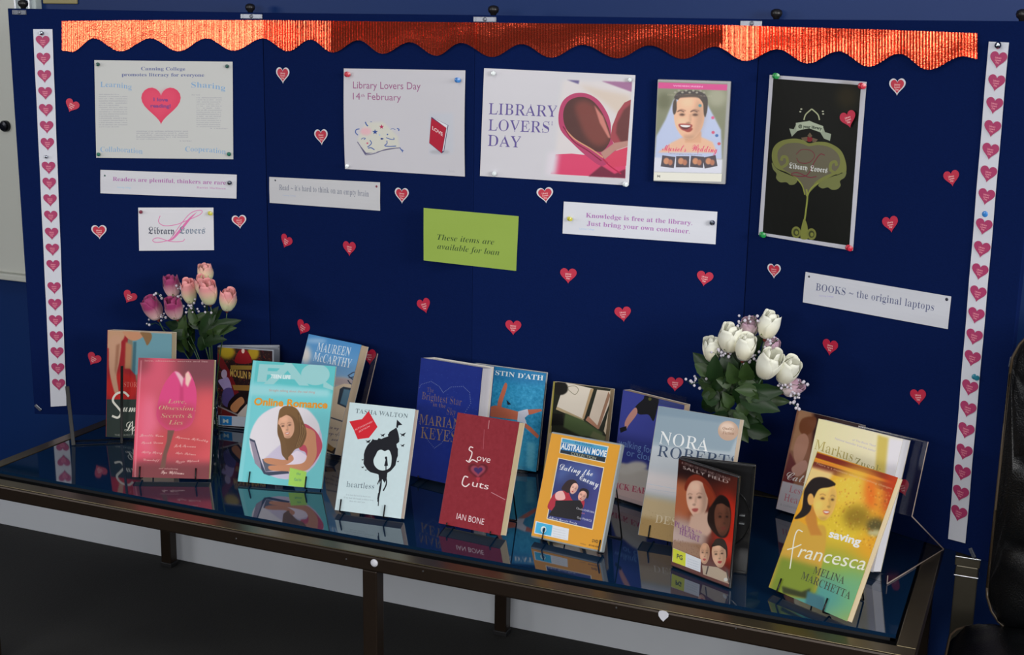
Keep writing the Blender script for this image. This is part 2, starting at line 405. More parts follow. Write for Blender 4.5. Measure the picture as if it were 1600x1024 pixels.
# ================================================================== THE TABLE
tx0, tx1, ty1 = -.2735, 1.5189, .581
m_brn = mat('bronze_brown_metal', (46, 36, 28), .36, metal=.5, noise=.12, nscale=25)
m_top = mat('lit_olive_bronze_metal', (98, 88, 66), .3, metal=.75, noise=.1, nscale=25)  # lighter rail metal, highlight of the top faces put into the colour
tab = empty('display_table', (tx0, 0, FZ)); tag(tab, 'long low display table with dark glass top and bronze-brown metal frame', 'table')
def rail(a, b_, name):
    g = BM(); g.box(a, b_, bev=.003); rel(g, tab).build(name, [m_brn], tab)
h_ = .015
g = BM(); g.box((tx0-h_, -h_, -.031), (tx1+h_, h_, -.002), bev=.004); rel(g, tab).build('front_rail', m_brn, tab)
g = BM(); g.box((tx0-h_, ty1-h_, -.031), (tx1+h_, ty1+h_, -.002), bev=.004); rel(g, tab).build('back_rail', m_brn, tab)
for x in (tx0, tx1):
    g = BM(); g.box((x-h_, h_+.001, -.031), (x+h_, ty1-h_-.001, -.002), bev=.004); rel(g, tab).build('side_rail', m_brn, tab)
g = BM()
for (a, c) in (((tx0-h_, -h_, -.002), (tx1+h_, h_-.002, 0)), ((tx0-h_, ty1-h_+.002, -.002), (tx1+h_, ty1+h_, 0)), ((tx0-h_, h_, -.002), (tx0+h_-.002, ty1-h_, 0)), ((tx1-h_+.002, h_, -.002), (tx1+h_, ty1-h_, 0))): g.box(a, c, bev=.0008)
rel(g, tab).build('lit_rail_top', m_top, tab)  # top faces of the rails, carrying the painted highlight tone
for x in (-.25, .634, 1.503):
    for y in (0., ty1-.002):
        g = BM(); g.box((x-.014, y-.013, FZ+.004), (x+.014, y+.013, -.0305), bev=.002); L = rel(g, tab).build('leg', m_brn, tab)
        g = BM(); g.box((x-.016, y-.015, FZ), (x+.016, y+.015, FZ+.012), bev=.002); f_ = rel(g, tab).build('foot_cap', mat('black_rubber', (18, 18, 20), .6), tab); f_.parent = L; f_.matrix_parent_inverse = Matrix.Identity(4)
g = BM()      # recessed black gasket round the glass
gx0, gx1, gy0, gy1 = tx0+h_-.001, tx1-h_+.001, h_-.001, ty1-h_+.001
for (a, c) in (((gx0, gy0, -.02), (gx1, gy0+.037, -.012)), ((gx0, gy1-.014, -.02), (gx1, gy1, -.007)), ((gx0, gy0+.037, -.02), (gx0+.012, gy1-.014, -.007)), ((gx1-.012, gy0+.037, -.02), (gx1, gy1-.014, -.007))): g.box(a, c)
rel(g, tab).build('gasket', mat('black_gasket', (8, 9, 11), .9, spec=.1), tab)
g = BM(); g.box((gx0+.004, gy0+.036, -.006), (gx1-.004, gy1-.006, 0))
m_gl = mat('smoked_glass', (12, 38, 64), .045, spec=.9, gain=1.); m_gl.node_tree.nodes['Principled BSDF'].inputs['IOR'].default_value = 1.72
rel(g, tab).build('glass_top', m_gl, tab)
g = BM(); g.box((gx0+.004, gy0+.037, -.0175), (gx1-.004, gy1-.006, -.0065)); rel(g, tab).build('base_board', mat('black_board', (10, 12, 18), .7), tab)
def onfront(x, y, off=0.): return onY(x, y, -h_-off)
p = onfront(585, 880); g = BM(); g.lathe([(.0068, 0), (.0068, .0015), (.005, .0035), (.002, .0042)], 20, Matrix.Translation(p) @ Matrix.Rotation(pi/2, 4, 'X'))
rel(g, tab).build('bolt_cap', mat('white_plastic', (205, 205, 212), .4), tab)['label'] = 'round white bolt cap'
p = onfront(1037, 963); g = BM(); pts = [(-.0085, .004), (-.007, .0075), (-.002, .009), (.004, .0085), (.008, .005), (.0075, 0), (.003, -.005), (0, -.009), (-.004, -.006), (-.008, -.001)]
g.add([p+Vector((x, 0, z)) for x, z in pts]+[p+Vector((x, -.001, z)) for x, z in pts], [tuple(range(9, -1, -1)), tuple(range(10, 20))]+[(i, (i+1) % 10, (i+1) % 10+10, i+10) for i in range(10)])
tag(g.build('paper_sticker', mat('white_plastic', (205, 205, 212), .4)), 'small white teardrop sticker on the front rail of the table', 'sticker')
for x, y in ((369, 842), (541, 874), (661, 893), (963, 950), (1150, 982)):
    p = onfront(x, y); g = BM(); g.lathe([(.0016, 0), (.0012, .001)], 10, Matrix.Translation(p) @ Matrix.Rotation(pi/2, 4, 'X')); rel(g, tab).build('screw', m_alu, tab)

# ================================================================== THE FOLDING DISPLAY BOARD
m_felt = mat('navy_felt', (8, 27, 75), .95, noise=.12, nscale=300, bump=.25, spec=.08, gain=1.0)
m_felt2 = mat('navy_felt_edge', (8, 20, 62), .9, noise=.12, nscale=300, spec=.1)
brd = empty('display_board', FOLD[0]); tag(brd, 'large navy blue felt display board, folded in four panels, behind the books', 'display board')
PT = .012
for k in range(4):
    a, c, n, d = FOLD[k], FOLD[k+1], PN[k], PD[k]
    L = (c-a).length; M = frame(a, d, -n, (0, 0, 1))
    g = BM(); g.box((.0003, 0, .0005), (L-.0003, PT, HB), M, bev=.0012); rel(g, brd).build('felt_panel', m_felt, brd)
m_ball = mat('black_rubber_knob', (22, 20, 22), .35)
m_clip = mat('clear_plastic_clip', (110, 114, 125), .2, metal=.3)
for (x, y) in ((37, 20), (391, 17), (771, 20), (1213, 26), (1597, 37)):
    k = panel_at(x, 60); p = onP(k, x, y, -PT/2); p.z = HB+.007
    g = BM(); g.lathe([(.003, -.009), (.005, -.008), (.006, -.004), (.0095, -.001), (.011, .004), (.0095, .009), (.005, .0115), (.001, .012)], 16, Matrix.Translation(p)); rel(g, brd).build('knob', m_ball, brd, smooth=True)
for (x, w, k0) in ((31, 22, 0), (393, 34, 0), (758, 36, 2), (1175, 36, 2)):
    k = k0; p0, p1 = onP(k, x-w/2, 28), onP(k, x+w/2, 28)
    g = BM(); L = (p1-p0).length; M = frame(Vector((p0.x, p0.y, HB-.013)), PD[k], -PN[k], (0, 0, 1))
    g.box((0, -.002, 0), (L, 0, .010), M, bev=.0008)
    g.box((L*.05, -.004, .001), (L*.12, -.002, .009), M); g.box((L*.88, -.004, .001), (L*.95, -.002, .009), M)
    g.lathe([(.0042, 0), (.0035, .0025), (.001, .003)], 12, M @ Matrix.Translation((L*.5, -.002, .005)) @ Matrix.Rotation(pi/2, 4, 'X')); rel(g, brd).build('hinge_clip', m_clip, brd)
for (x, y, k, an) in ((60, 637, 0, -.8), (1520, 864, 3, -1.0), (1581, 566, 3, 1.5)):
    p = onP(k, x, y); M = frame(p, PD[k], -PN[k], (0, 0, 1)) @ Matrix.Rotation(-an, 4, 'Y')
    g = BM(); g.box((-.009, -.003, -.0035), (.009, 0, .0035), M, bev=.001); g.box((-.004, -.005, -.0022), (.0, -.003, .0022), M); g.box((.003, -.005, -.0022), (.006, -.003, .0022), M)
    rel(g, brd).build('corner_clip', m_clip, brd)
# olive metal post under the right end
po = onZ(1513, 905, -.03); px_, py_ = 1.578, .44
post = empty('support_post', (px_, py_, FZ)); tag(post, 'olive metal post with bright cap under right end of the display board', 'post')
g = BM(); g.box((px_-.019, py_-.013, FZ+.006), (px_+.019, py_+.013, -.022), bev=.002); rel(g, post).build('tube', mat('olive_grey_metal', (104, 98, 84), .35, metal=.6, noise=.1), post)
g = BM(); g.box((px_-.021, py_-.015, -.022), (px_+.021, py_+.015, -.004), bev=.0015); rel(g, post).build('cap', mat('olive_grey_metal', (104, 98, 84)), post)
g = BM(); g.box((px_-.0215, py_-.0155, -.0075), (px_+.0215, py_+.0155, -.0045), bev=.001); rel(g, post).build('bright_rim', m_alu, post)
g = BM(); g.box((px_-.021, py_-.0145, -.042), (px_+.021, py_+.0145, -.0395), bev=.001); rel(g, post).build('collar', m_alu, post)
g = BM(); g.box((px_-.03, py_-.08, FZ), (px_+.03, py_+.08, FZ+.008), bev=.002); rel(g, post).build('foot', mat('olive_grey_metal', (0, 0, 0)), post)

# ================================================================== RED FOIL BORDER (corrugated, scalloped)
def foil():
    m = bpy.data.materials.new('red_corrugated_foil'); m.use_nodes = True; nt = m.node_tree; b_ = nt.nodes['Principled BSDF']
    b_.inputs['Metallic'].default_value = .9; b_.inputs['Roughness'].default_value = .17; b_.inputs['Base Color'].default_value = (.92, .115, .05, 1)
    b_.inputs['Specular IOR Level'].default_value = .8
    tc = nt.nodes.new('ShaderNodeTexCoord'); v = nt.nodes.new('ShaderNodeTexVoronoi'); v.inputs['Scale'].default_value = 420
    bp = nt.nodes.new('ShaderNodeBump'); bp.inputs['Strength'].default_value = .22; bp.inputs['Distance'].default_value = .001
    nt.links.new(tc.outputs['Object'], v.inputs['Vector']); nt.links.new(v.outputs['Distance'], bp.inputs['Height'])
    n = nt.nodes.new('ShaderNodeTexNoise'); n.inputs['Scale'].default_value = 22; n.inputs['Detail'].default_value = 2; b2 = nt.nodes.new('ShaderNodeBump'); b2.inputs['Strength'].default_value = .22; b2.inputs['Distance'].default_value = .003
    nt.links.new(tc.outputs['Object'], n.inputs['Vector']); nt.links.new(n.outputs['Fac'], b2.inputs['Height']); nt.links.new(b2.outputs[0], bp.inputs['Normal']); nt.links.new(bp.outputs[0], b_.inputs['Normal'])
    return m
m_foil = foil()
TOPY = [(97, 33), (235, 31.5), (410, 31.5), (560, 33), (740, 35), (900, 37), (1130, 39), (1260, 43), (1400, 47), (1527, 52)]
BOT = [(97, 79), (112, 81), (146, 60), (188, 80), (235, 60), (279, 80), (322, 60), (365, 79), (411, 60), (450, 80), (485, 62), (520, 82), (560, 63), (598, 84), (640, 66), (682, 87), (720, 67), (769, 89), (815, 69), (861, 90),
       (910, 70), (965, 91), (1015, 71), (1067, 92), (1117, 73), (1165, 95), (1215, 77), (1262, 99), (1310, 80), (1357, 104), (1405, 84), (1450, 109), (1505, 88), (1527, 92)]
def interp(x, T, cos=False):
    for (a, ya), (c, yc) in zip(T, T[1:]):
        if x <= c:
            t = max(0, (x-a)/(c-a)); t = (1-math.cos(pi*t))/2 if cos else t
            return ya+(yc-ya)*t
    return T[-1][1]
def border(x0, x1, off, tilt, label, seed, amp=.0007):
    g = BM(); NV = 6; cols = 0; x = x0; rnd = random.Random(seed); ph = 0.; ktop = []
    while x <= x1+.01:
        k = panel_at(x, 60); sc = CF/ (Vector(onP(k, x, 60))-Vector(CP)).length
        yt, yb = interp(x, TOPY), interp(x, BOT, True)
        o = off+amp*(1+math.sin(ph))
        for j in range(NV):
            y = yt+(yb-yt)*j/(NV-1); t_ = (y-yt)/45.
            g.v.append(tuple(onP(k, x, y, o+(tilt*(t_ if tilt > 0 else t_-1.2))*.055+.0005*math.sin(x*.021+seed+j))))
        cols += 1; x += .62; ph += 2*pi*.62/(.0062*sc*.92)
    for i in range(cols-1):
        for j in range(NV-1):
            a = i*NV+j; g.f.append((a, a+1, a+NV+1, a+NV)); g.m.append(0)
    o = g.build('foil_border', m_foil, smooth=False)
    md = o.modifiers.new('thickness', 'SOLIDIFY'); md.thickness = .0004; md.offset = 1
    tag(o, label, 'border trim', 'red foil border along the top of the display board'); return o
border(97, 520, .001, .05, 'left length of red corrugated foil border with scalloped edge, glowing orange, above left paper sheets', 1, .00045)
border(517, 1130, .003, -.16, 'middle length of red corrugated foil border, darkest red, over the two middle posters', 2)
border(1124, 1527, .005, .05, 'right length of red corrugated foil border, bright orange-pink, above the black poster', 3)
#PART3
# ================================================================== PAPER ON THE BOARD
WHT = (197, 197, 201)
def sheet(name, label, cat, k, quad, art, off=.0012, curl=None, group=None, bg=WHT, res=3., gain=1.3, rough=.5, F=None, nx=10, ny=8):
    C = [onP(k, x, y, off) for x, y in quad]     # TL TR BR BL
    wmm = ((C[1]-C[0]).length+(C[2]-C[3]).length)*500; hmm = ((C[0]-C[3]).length+(C[1]-C[2]).length)*500
    A = Art(wmm, hmm, quad, bg, res, gain, F)
    if art: art(A)
    m = A.mat(name+'_print', rough, spec=.25)
    g = BM(); n = PN[k]; uvs = []
    for side in (0, 1):
        for j in range(ny+1):
            for i in range(nx+1):
                u, v = i/nx, j/ny
                p = (C[0]*(1-u)+C[1]*u)*(1-v)+(C[3]*(1-u)+C[2]*u)*v
                z = curl(u, v) if curl else .0006*math.sin(u*5+v*3)*math.sin(v*4)+.0006
                g.v.append(tuple(p+n*(z-.0003*side))); uvs.append((u, 1-v))
    N = (nx+1)*(ny+1)
    for j in range(ny):
        for i in range(nx):
            a = j*(nx+1)+i
            g.f.append((a, a+nx+1, a+nx+2, a+1)); g.m.append(0)
            g.f.append((a+N, a+1+N, a+nx+2+N, a+nx+1+N)); g.m.append(1)
    rim = [i for i in range(nx+1)]+[j*(nx+1)+nx for j in range(1, ny+1)]+[ny*(nx+1)+i for i in range(nx-1, -1, -1)]+[j*(nx+1) for j in range(ny-1, 0, -1)]
    for a, c in zip(rim, rim[1:]+rim[:1]): g.f.append((a, c, c+N, a+N)); g.m.append(1)
    o0 = Vector(C[3]); g.v = [tuple(Vector(v)-o0) for v in g.v]
    o = g.build(name, [m, mat('paper_back', (200, 200, 202), .7)]); o.location = o0
    l = o.data.uv_layers.new(name='uv')
    for lp in o.data.loops: l.data[lp.index].uv = uvs[lp.vertex_index]
    tag(o, label, cat, group); return o

def heart_pts(n=36):
    out = []
    for i in range(n):
        t = 2*pi*i/n
        x = 16*math.sin(t)**3; y = 13*math.cos(t)-5*math.cos(2*t)-2*math.cos(3*t)-math.cos(4*t)
        out.append((x/32., (y+2.5)/32.))
    return out           # width 1, roughly centred
HP = heart_pts()

def a_literacy(A):
    blue = (88, 96, 140); pale = (116, 154, 190); gr = (122, 122, 138)
    A.T('Canning College', 'bs', (262, 80), (486, 82), 17, blue); A.T('promotes literacy for everyone', 'bs', (164, 110), (582, 113), 17, blue)
    A.T('Learning', 'rs', (55, 165), (215, 178), 27, pale, arc=5); A.T('Sharing', 'rs', (516, 168), (690, 184), 28, pale, arc=6)
    A.T('Collaboration', 'rs', (55, 496), (270, 506), 27, pale, arc=5); A.T('Cooperation', 'rs', (486, 494), (692, 508), 27, pale, arc=6)
    s = 204
    A.poly([(363+x*s*.98, 262-y*s*1.02) for x, y in HP], (205, 62, 92)); A.poly([(363+x*s*.8-6, 252-y*s*.8) for x, y in HP], (212, 74, 102), soft=24, a=.6)
    A.T('I love', 'sb', (325, 236), (398, 238), 17, (108, 62, 130), a=.9, soft=1); A.T('reading!', 'sb', (310, 268), (412, 270), 17, (108, 62, 130), a=.9, soft=1)
    rs = random.Random(3)
    for i in range(16): A.T(''.join(rs.choice('aeinorstlh  ') for _ in range(34)), 'sn', (48, 205+i*11), (192 if i % 5 else 150, 205+i*11), 6, gr, a=.75)
    A.T('about words', 'sn', (518, 207), (560, 208), 6, gr, a=.7)
    for i in range(15): A.T(''.join(rs.choice('aeinorstlh  ') for _ in range(26)), 'sn', (543, 222+i*10.5), (660+rs.randint(0, 14), 222+i*10.5), 6, gr, a=.7)
    for i in range(5): A.T(''.join(rs.choice('aeinorstlh  ') for _ in range(44)), 'sn', (238, 392+i*10), (500 if i < 4 else 390, 392+i*10), 6, gr, a=.75)
    A.T('a reader', 'sn', (612, 377), (705, 379), 6, gr, a=.7); A.T('a writer', 'sn', (458, 441), (520, 442), 6, gr, a=.7)
def a_readers(A):
    A.T('Readers are plentiful, thinkers are rare', 'bs', (117, 642), (690, 662), 21, (160, 100, 155)); A.T('Canning College', 'sn', (138, 678), (208, 681), 8, (140, 185, 215), a=.8)
    A.T('Harriet Martineau', 'bs', (540, 680), (690, 686), 10, (175, 125, 165), a=.9)
def a_lovers(A):
    A.line([(548, 800), (510, 835), (465, 890), (425, 935), (400, 948)], 13, (205, 110, 160), taper=1)
    A.line([(360, 820), (352, 850), (380, 870), (440, 865), (500, 842), (560, 815), (572, 795), (540, 795), (505, 815), (460, 870), (425, 920), (400, 945), (340, 955), (322, 943), (350, 932), (410, 950), (470, 950), (485, 938)], 3.5, (205, 110, 160))
    A.T('Library', 'fr', (300, 912), (432, 914), 34, (70, 74, 88)); A.T('Lovers', 'fr', (458, 911), (588, 911), 34, (110, 122, 138))
def a_read(A):
    A.T("Read ~ it's hard to think on an empty brain", 'rs', (145, 163), (703, 206), 36, (100, 106, 125), arc=4); A.T('Canning College', 'sn', (165, 200), (245, 204), 9, (150, 170, 205), a=.7)
def a_lld(A):
    c = (150, 92, 130)
    A.T('Library Lovers Day', 'sn', (680, 186), (1016, 192), 36, c); A.T('14', 'sn', (680, 241), (716, 242), 34, c); A.T('th', 'sn', (719, 228), (738, 229), 15, c); A.T('February', 'sn', (753, 242), (918, 248), 34, c)
def a_lld2(A):
    A.F = (530, 160, 7.619); blu = (66, 92, 158); A.poly([225, 440, 320, 240, 520, 230, 700, 400, 720, 540, 540, 570, 330, 620], (208, 208, 182), soft=30, a=.5)
    A.ell(325, 345, 65, 45, (222, 168, 178), soft=30, a=.8); A.poly([220, 465, 310, 620, 560, 570, 730, 540, 560, 555, 420, 600, 325, 600], (92, 88, 120)); A.line([225, 470, 270, 540, 320, 625], 9, (92, 88, 120)); A.line([320, 626, 420, 610, 560, 560, 730, 540], 9, (92, 88, 120))
    for pts, w in (([318, 232, 330, 262, 348, 282], 14), ([250, 315, 212, 325, 205, 360, 232, 390], 11), ([270, 440, 290, 425, 318, 428, 300, 445], 8), ([372, 450, 390, 485, 360, 520, 340, 530], 10), ([350, 545, 385, 540, 425, 565], 11), ([570, 455, 572, 490, 545, 515, 600, 525, 680, 520], 10), ([560, 420, 620, 440, 655, 440, 650, 420], 9), ([690, 310, 712, 320, 710, 342], 12), ([615, 322, 640, 312, 670, 325], 6), ([725, 540, 745, 570, 768, 575], 11), ([750, 560, 755, 595], 10), ([375, 232, 395, 232], 5), ([500, 430, 530, 435], 14)):
        A.line(pts, w, blu)
    def star(x, y, r, c): A.poly([(x+(r if i % 2 == 0 else r*.42)*math.sin(i*pi/5), y-(r if i % 2 == 0 else r*.42)*math.cos(i*pi/5)) for i in range(10)], c)
    star(508, 290, 30, (175, 50, 90)); star(432, 352, 34, (50, 75, 140)); star(342, 486, 17, (190, 70, 110)); A.ell(578, 382, 9, 9, blu); A.ell(510, 434, 14, 10, (45, 60, 120)); A.ell(485, 388, 9, 7, (150, 180, 225))
    A.poly([1080, 125, 1365, 125, 1365, 600, 1080, 620], (186, 190, 200), soft=40, a=.7); A.ell(1200, 590, 120, 24, (160, 160, 165), soft=24, a=.7)
    A.poly([1100, 172, 1308, 272, 1255, 585, 1225, 607, 1075, 485], (60, 55, 95)); A.poly([1115, 180, 1300, 272, 1248, 580, 1235, 580, 1285, 305], (212, 212, 222)); A.poly([1102, 185, 1282, 302, 1228, 605, 1076, 482], (168, 28, 52))
    A.T('LOVE', 'sb', (1113, 322), (1240, 404), 42, (226, 190, 190))
    A.T('Book', 'sn', (1310, 830), (1380, 835), 30, (165, 165, 175), a=.6)
def a_loversday(A):
    c = (88, 76, 135)
    for t, a, b_ in (('LIBRARY', (90, 325), (510, 342)), ("LOVERS'", (88, 424), (480, 440)), ('DAY', (84, 518), (290, 530))): A.T(t, 'rt', a, b_, 70, c)
    A.poly([545, 115, 968, 128, 925, 716, 470, 690, 500, 570, 520, 300], (206, 198, 196), soft=30, a=.7)
    A.poly([570, 116, 645, 120, 640, 142], (95, 85, 130), soft=6); A.poly([780, 124, 967, 130, 964, 190], (150, 105, 140), soft=6); A.poly([640, 145, 960, 215, 950, 260, 880, 330, 800, 260], (196, 178, 160), soft=30, a=.7)
    A.poly([500, 570, 600, 566, 720, 578, 780, 600, 850, 560, 930, 560, 925, 716, 470, 690], (200, 66, 102)); A.poly([455, 560, 520, 560, 500, 700, 440, 695], (203, 196, 204), soft=34)
    # the two page loops forming a heart
    A.poly([790, 640, 700, 590, 600, 500, 530, 420, 518, 330, 545, 245, 610, 200, 690, 200, 760, 240, 810, 310, 835, 380, 840, 470, 870, 560], (168, 60, 98), sm=1)
    A.poly([760, 555, 680, 520, 600, 460, 555, 390, 548, 310, 580, 245, 650, 220, 720, 240, 780, 310, 820, 400, 835, 475, 800, 540], (78, 48, 46), sm=1)
    A.poly([620, 300, 640, 250, 700, 250, 770, 320, 828, 470, 770, 520, 690, 470], (118, 62, 56), soft=30, a=.9, sm=1); A.poly([735, 270, 790, 340, 836, 470, 822, 470, 770, 380], (188, 118, 108), soft=6)
    A.line([560, 420, 620, 480, 720, 540, 790, 590], 8, (196, 140, 110)); A.line([545, 400, 610, 490, 700, 550, 780, 610], 7, (120, 34, 58))
    A.poly([835, 470, 845, 400, 880, 310, 920, 255, 960, 236, 940, 500, 880, 540], (150, 66, 74), sm=0); A.poly([960, 262, 915, 300, 875, 380, 868, 440, 900, 500, 942, 490], (98, 52, 52), soft=10)
    A.poly([775, 560, 860, 500, 948, 486, 944, 520, 860, 550, 800, 602], (172, 128, 118), soft=4); A.poly([800, 602, 860, 552, 942, 524, 930, 640, 850, 650], (196, 66, 92)); A.poly([700, 705, 780, 640, 860, 690, 925, 660, 925, 716], (110, 42, 62), soft=6)
    A.line([790, 598, 830, 640, 900, 690], 8, (168, 40, 70))
    A.poly([968, 128, 990, 130, 946, 760, 925, 718], WHT)
def a_black(A):
    ol = (112, 116, 62); A.poly([100, 62, 575, 98, 512, 968, 42, 898], (12, 14, 9)); A.ell(500, 160, 60, 70, (58, 46, 20), soft=50, a=.5)
    for x0 in (270, 355):
        A.line([x0, 285, x0+(10 if x0 < 300 else -10), 255, 312, 225], 7, (160, 165, 130))
    for x, y in ((255, 226), (250, 240), (372, 238), (374, 252)): A.ell(x, y, 6, 4, (170, 172, 150))
    A.poly([190, 330, 215, 335, 228, 308, 300, 288, 375, 322, 385, 350, 418, 360, 412, 398, 380, 385, 360, 352, 290, 326, 235, 345, 205, 375], (142, 152, 132)); A.poly([226, 300, 300, 290, 376, 318, 368, 350, 300, 330, 230, 342], (160, 170, 148))
    A.T('@ your library', 'sb', (240, 324), (368, 338), 15, (50, 60, 50), arc=2)
    A.ell(302, 388, 17, 15, (120, 30, 38)); A.poly([255, 380, 290, 375, 290, 400, 270, 400], (95, 80, 62)); A.poly([348, 390, 318, 380, 318, 405, 335, 405], (95, 80, 62)); A.poly([290, 370, 304, 352, 318, 372, 304, 380], (95, 80, 62))
    A.poly([300, 410, 350, 402, 410, 410, 470, 450, 497, 520, 495, 575, 470, 570, 400, 600, 340, 640, 300, 680, 285, 700, 270, 660, 240, 610, 180, 570, 120, 545, 95, 500, 100, 440, 140, 400, 210, 385, 265, 392], ol, sm=1)
    A.poly([300, 426, 350, 420, 410, 432, 455, 470, 465, 520, 440, 562, 380, 590, 330, 625, 288, 690, 262, 630, 225, 590, 160, 552, 128, 500, 130, 450, 170, 415, 230, 408, 270, 416], (96, 92, 74), sm=1)
    for cx_, s_ in ((155, 1), (440, -1)): A.line([cx_-40*s_, 470 if s_ > 0 else 500, cx_-44*s_, 510 if s_ > 0 else 545, cx_-10*s_, 540 if s_ > 0 else 572, cx_+24*s_, 520 if s_ > 0 else 555, cx_+22*s_, 488 if s_ > 0 else 520, cx_, 484 if s_ > 0 else 510, cx_-8*s_, 505 if s_ > 0 else 532], 16, ol)
    A.poly([95, 515, 130, 555, 230, 600, 225, 630, 195, 636, 175, 622, 140, 622, 118, 600, 120, 575, 100, 550], (108, 112, 66), sm=1); A.poly([497, 565, 460, 580, 400, 600, 350, 635, 370, 655, 400, 650, 420, 662, 450, 660, 468, 640, 465, 615, 490, 595], (108, 112, 66), sm=1)
    A.line([285, 660, 290, 700, 280, 780, 272, 830], 9, (132, 138, 64)); A.line([232, 600, 262, 640, 276, 690], 6, (132, 138, 64)); A.line([350, 625, 310, 655, 290, 700], 6, (132, 138, 64))
    A.poly([258, 850, 270, 820, 285, 850, 290, 900, 285, 932, 250, 930, 250, 890], (118, 122, 58), sm=1)
    for cx_ in (225, 308): A.ell(cx_, 895+(cx_-225)*.12, 26, 32, (112, 116, 56)); A.ell(cx_, 895+(cx_-225)*.12, 16, 20, (60, 64, 34)); A.ell(cx_+2, 897+(cx_-225)*.12, 9, 11, (118, 122, 58))
    A.line([230, 470, 260, 445, 310, 450, 330, 480, 300, 515, 250, 515, 232, 490], 3, (112, 30, 52)); A.line([385, 475, 360, 470, 330, 510, 300, 570, 270, 590, 215, 585, 205, 575, 240, 570, 300, 595, 340, 590], 4, (112, 30, 52))
    A.T('Library', 'fr', (190, 545), (290, 558), 30, (205, 208, 205)); A.T('Lovers', 'fr', (306, 560), (398, 572), 30, (205, 208, 205))
def a_items(A):
    A.T('These items are', 'it', (140, 212), (428, 238), 30, (38, 58, 28)); A.T('available for loan', 'it', (140, 258), (455, 292), 30, (38, 58, 28))
def a_know(A):
    c = (160, 108, 165); A.T('Knowledge is free at the library.', 'bs', (900, 97), (1442, 137), 24, c); A.T('Just bring your own container.', 'bs', (905, 138), (1430, 180), 24, c); A.T('Canning College', 'sn', (865, 158), (943, 163), 8, (150, 180, 215), a=.8)
def a_books(A):
    A.T('BOOKS ~ the original laptops', 'rs', (300, 790), (1038, 920), 47, (78, 84, 118)); A.T('Canning College', 'sn', (322, 828), (412, 835), 9, (150, 140, 200), a=.7)

P1F, P3F = (140, 85, 3.25), (340, 80, 3.2)
def curl2(u, v): return .0006+.004*abs(u-.45)**2*4*(1 if u > .45 else .3)*(math.sin(v*pi)*.8+.2)*.6
s1 = sheet('paper_poster', 'landscape sheet with red heart and pale blue words about literacy, upper left of the board', 'poster', 0, [(147.5, 94), (363.5, 96.5), (364.5, 249), (150.5, 246.5)], a_literacy, F=P1F, bg=(184, 185, 182))
sheet('paper_slip', 'long slip printed Readers are plentiful, thinkers are rare', 'paper slip', 0, [(157, 265.5), (370, 273), (369.5, 310.5), (157, 302)], a_readers, F=P1F, bg=(192, 192, 198))
sheet('paper_card', 'small white card with pink ornamental L and blackletter words Library Lovers', 'card', 0, [(216, 324.5), (333.5, 324.5), (334.5, 391), (217.5, 392)], a_lovers, F=P1F, bg=(202, 201, 206))
sheet('paper_slip', "slip printed Read, it's hard to think on an empty brain", 'paper slip', 1, [(421, 276.5), (594, 285), (594, 329.5), (421.5, 317)], a_read, F=(400, 256, 4.), bg=(190, 190, 193))
def a_lldb(A): a_lld(A); a_lld2(A)
sheet('paper_poster', 'landscape sheet reading Library Lovers Day 14th February with clip art and a red book', 'poster', 1, [(537.5, 107), (727.5, 110), (727, 276), (540, 264)], a_lldb, F=P3F, curl=lambda u, v: .0008+.003*(1-math.sin(pi*u))*math.sin(pi*v*.9), bg=(192, 190, 196), res=4)
sheet('paper_poster', "glossy landscape sheet reading LIBRARY LOVERS' DAY with book pages curled into a heart", 'poster', 2, [(756.5, 106.5), (993, 117.5), (982.5, 290), (750, 275)], a_loversday, F=(740, 95, 3.902), bg=(190, 189, 194), rough=.35)
sheet('paper_card', 'bright green card reading These items are available for loan', 'card', 2, [(662, 325), (810.5, 338), (806.5, 423.5), (662, 407)], a_items, F=(640, 310, 3.265), bg=(134, 158, 68))
sheet('paper_slip', 'slip printed Knowledge is free at the library, pinned under the heart-shaped pages poster', 'paper slip', 2, [(881, 315), (1121, 331), (1118, 382), (879, 365)], a_know, F=(640, 310, 3.265), bg=(199, 201, 208))
sheet('paper_poster', 'tall black poster in a white border with olive green ornament and blackletter words', 'poster', 3, [(1203, 117), (1354.5, 128), (1333, 392), (1185.5, 367)], a_black, F=(1180, 105, 3.47), bg=(182, 182, 190), curl=lambda u, v: .0008+.004*math.sin(pi*u)*math.sin(pi*v))
sheet('paper_slip', 'slip printed BOOKS, the original laptops', 'paper slip', 3, [(1259, 425), (1486.5, 463.5), (1481, 514.5), (1254.5, 472.5)], a_books, F=(1200, 256, 4.), bg=(192, 194, 201))

# ---- strips of hearts
def strip(label, k, top, bot, w0, w1, cut):
    quad = [(top[0]-w0/2, top[1]), (top[0]+w0/2, top[1]+cut[0]), (bot[0]+w1/2, bot[1]+cut[1]), (bot[0]-w1/2, bot[1])]
    return sheet('heart_strip', label, 'paper strip', k, quad, None, nx=2, ny=24, curl=lambda u, v: .0006+.0012*math.sin(v*17)**2, res=1.5, bg=(196, 198, 206))
def heart_art(outline, col, txt):
    A = Art(44, 44, None, WHT if outline else col, 5., 1.3)
    A.poly([(22+x*(35 if outline else 46), 21.5-y*(35 if outline else 46)) for x, y in HP], col, soft=.3)
    for i, t in enumerate(('Library', 'Lovers', 'Day')):
        w = (16, 15, 9)[i]; A.T(t, 'sb', (22-w/2, 18.5+i*5.6), (22+w/2, 18.5+i*5.6), 3.9, txt)
    return A
m_ho = heart_art(True, (176, 36, 58), (232, 176, 172)).mat('outlined_heart_print', .45)
m_hp = heart_art(False, (176, 32, 60), (236, 176, 172)).mat('plain_heart_print', .45)
m_hs = heart_art(False, (158, 48, 92), (214, 140, 150)).mat('strip_heart_print', .5)
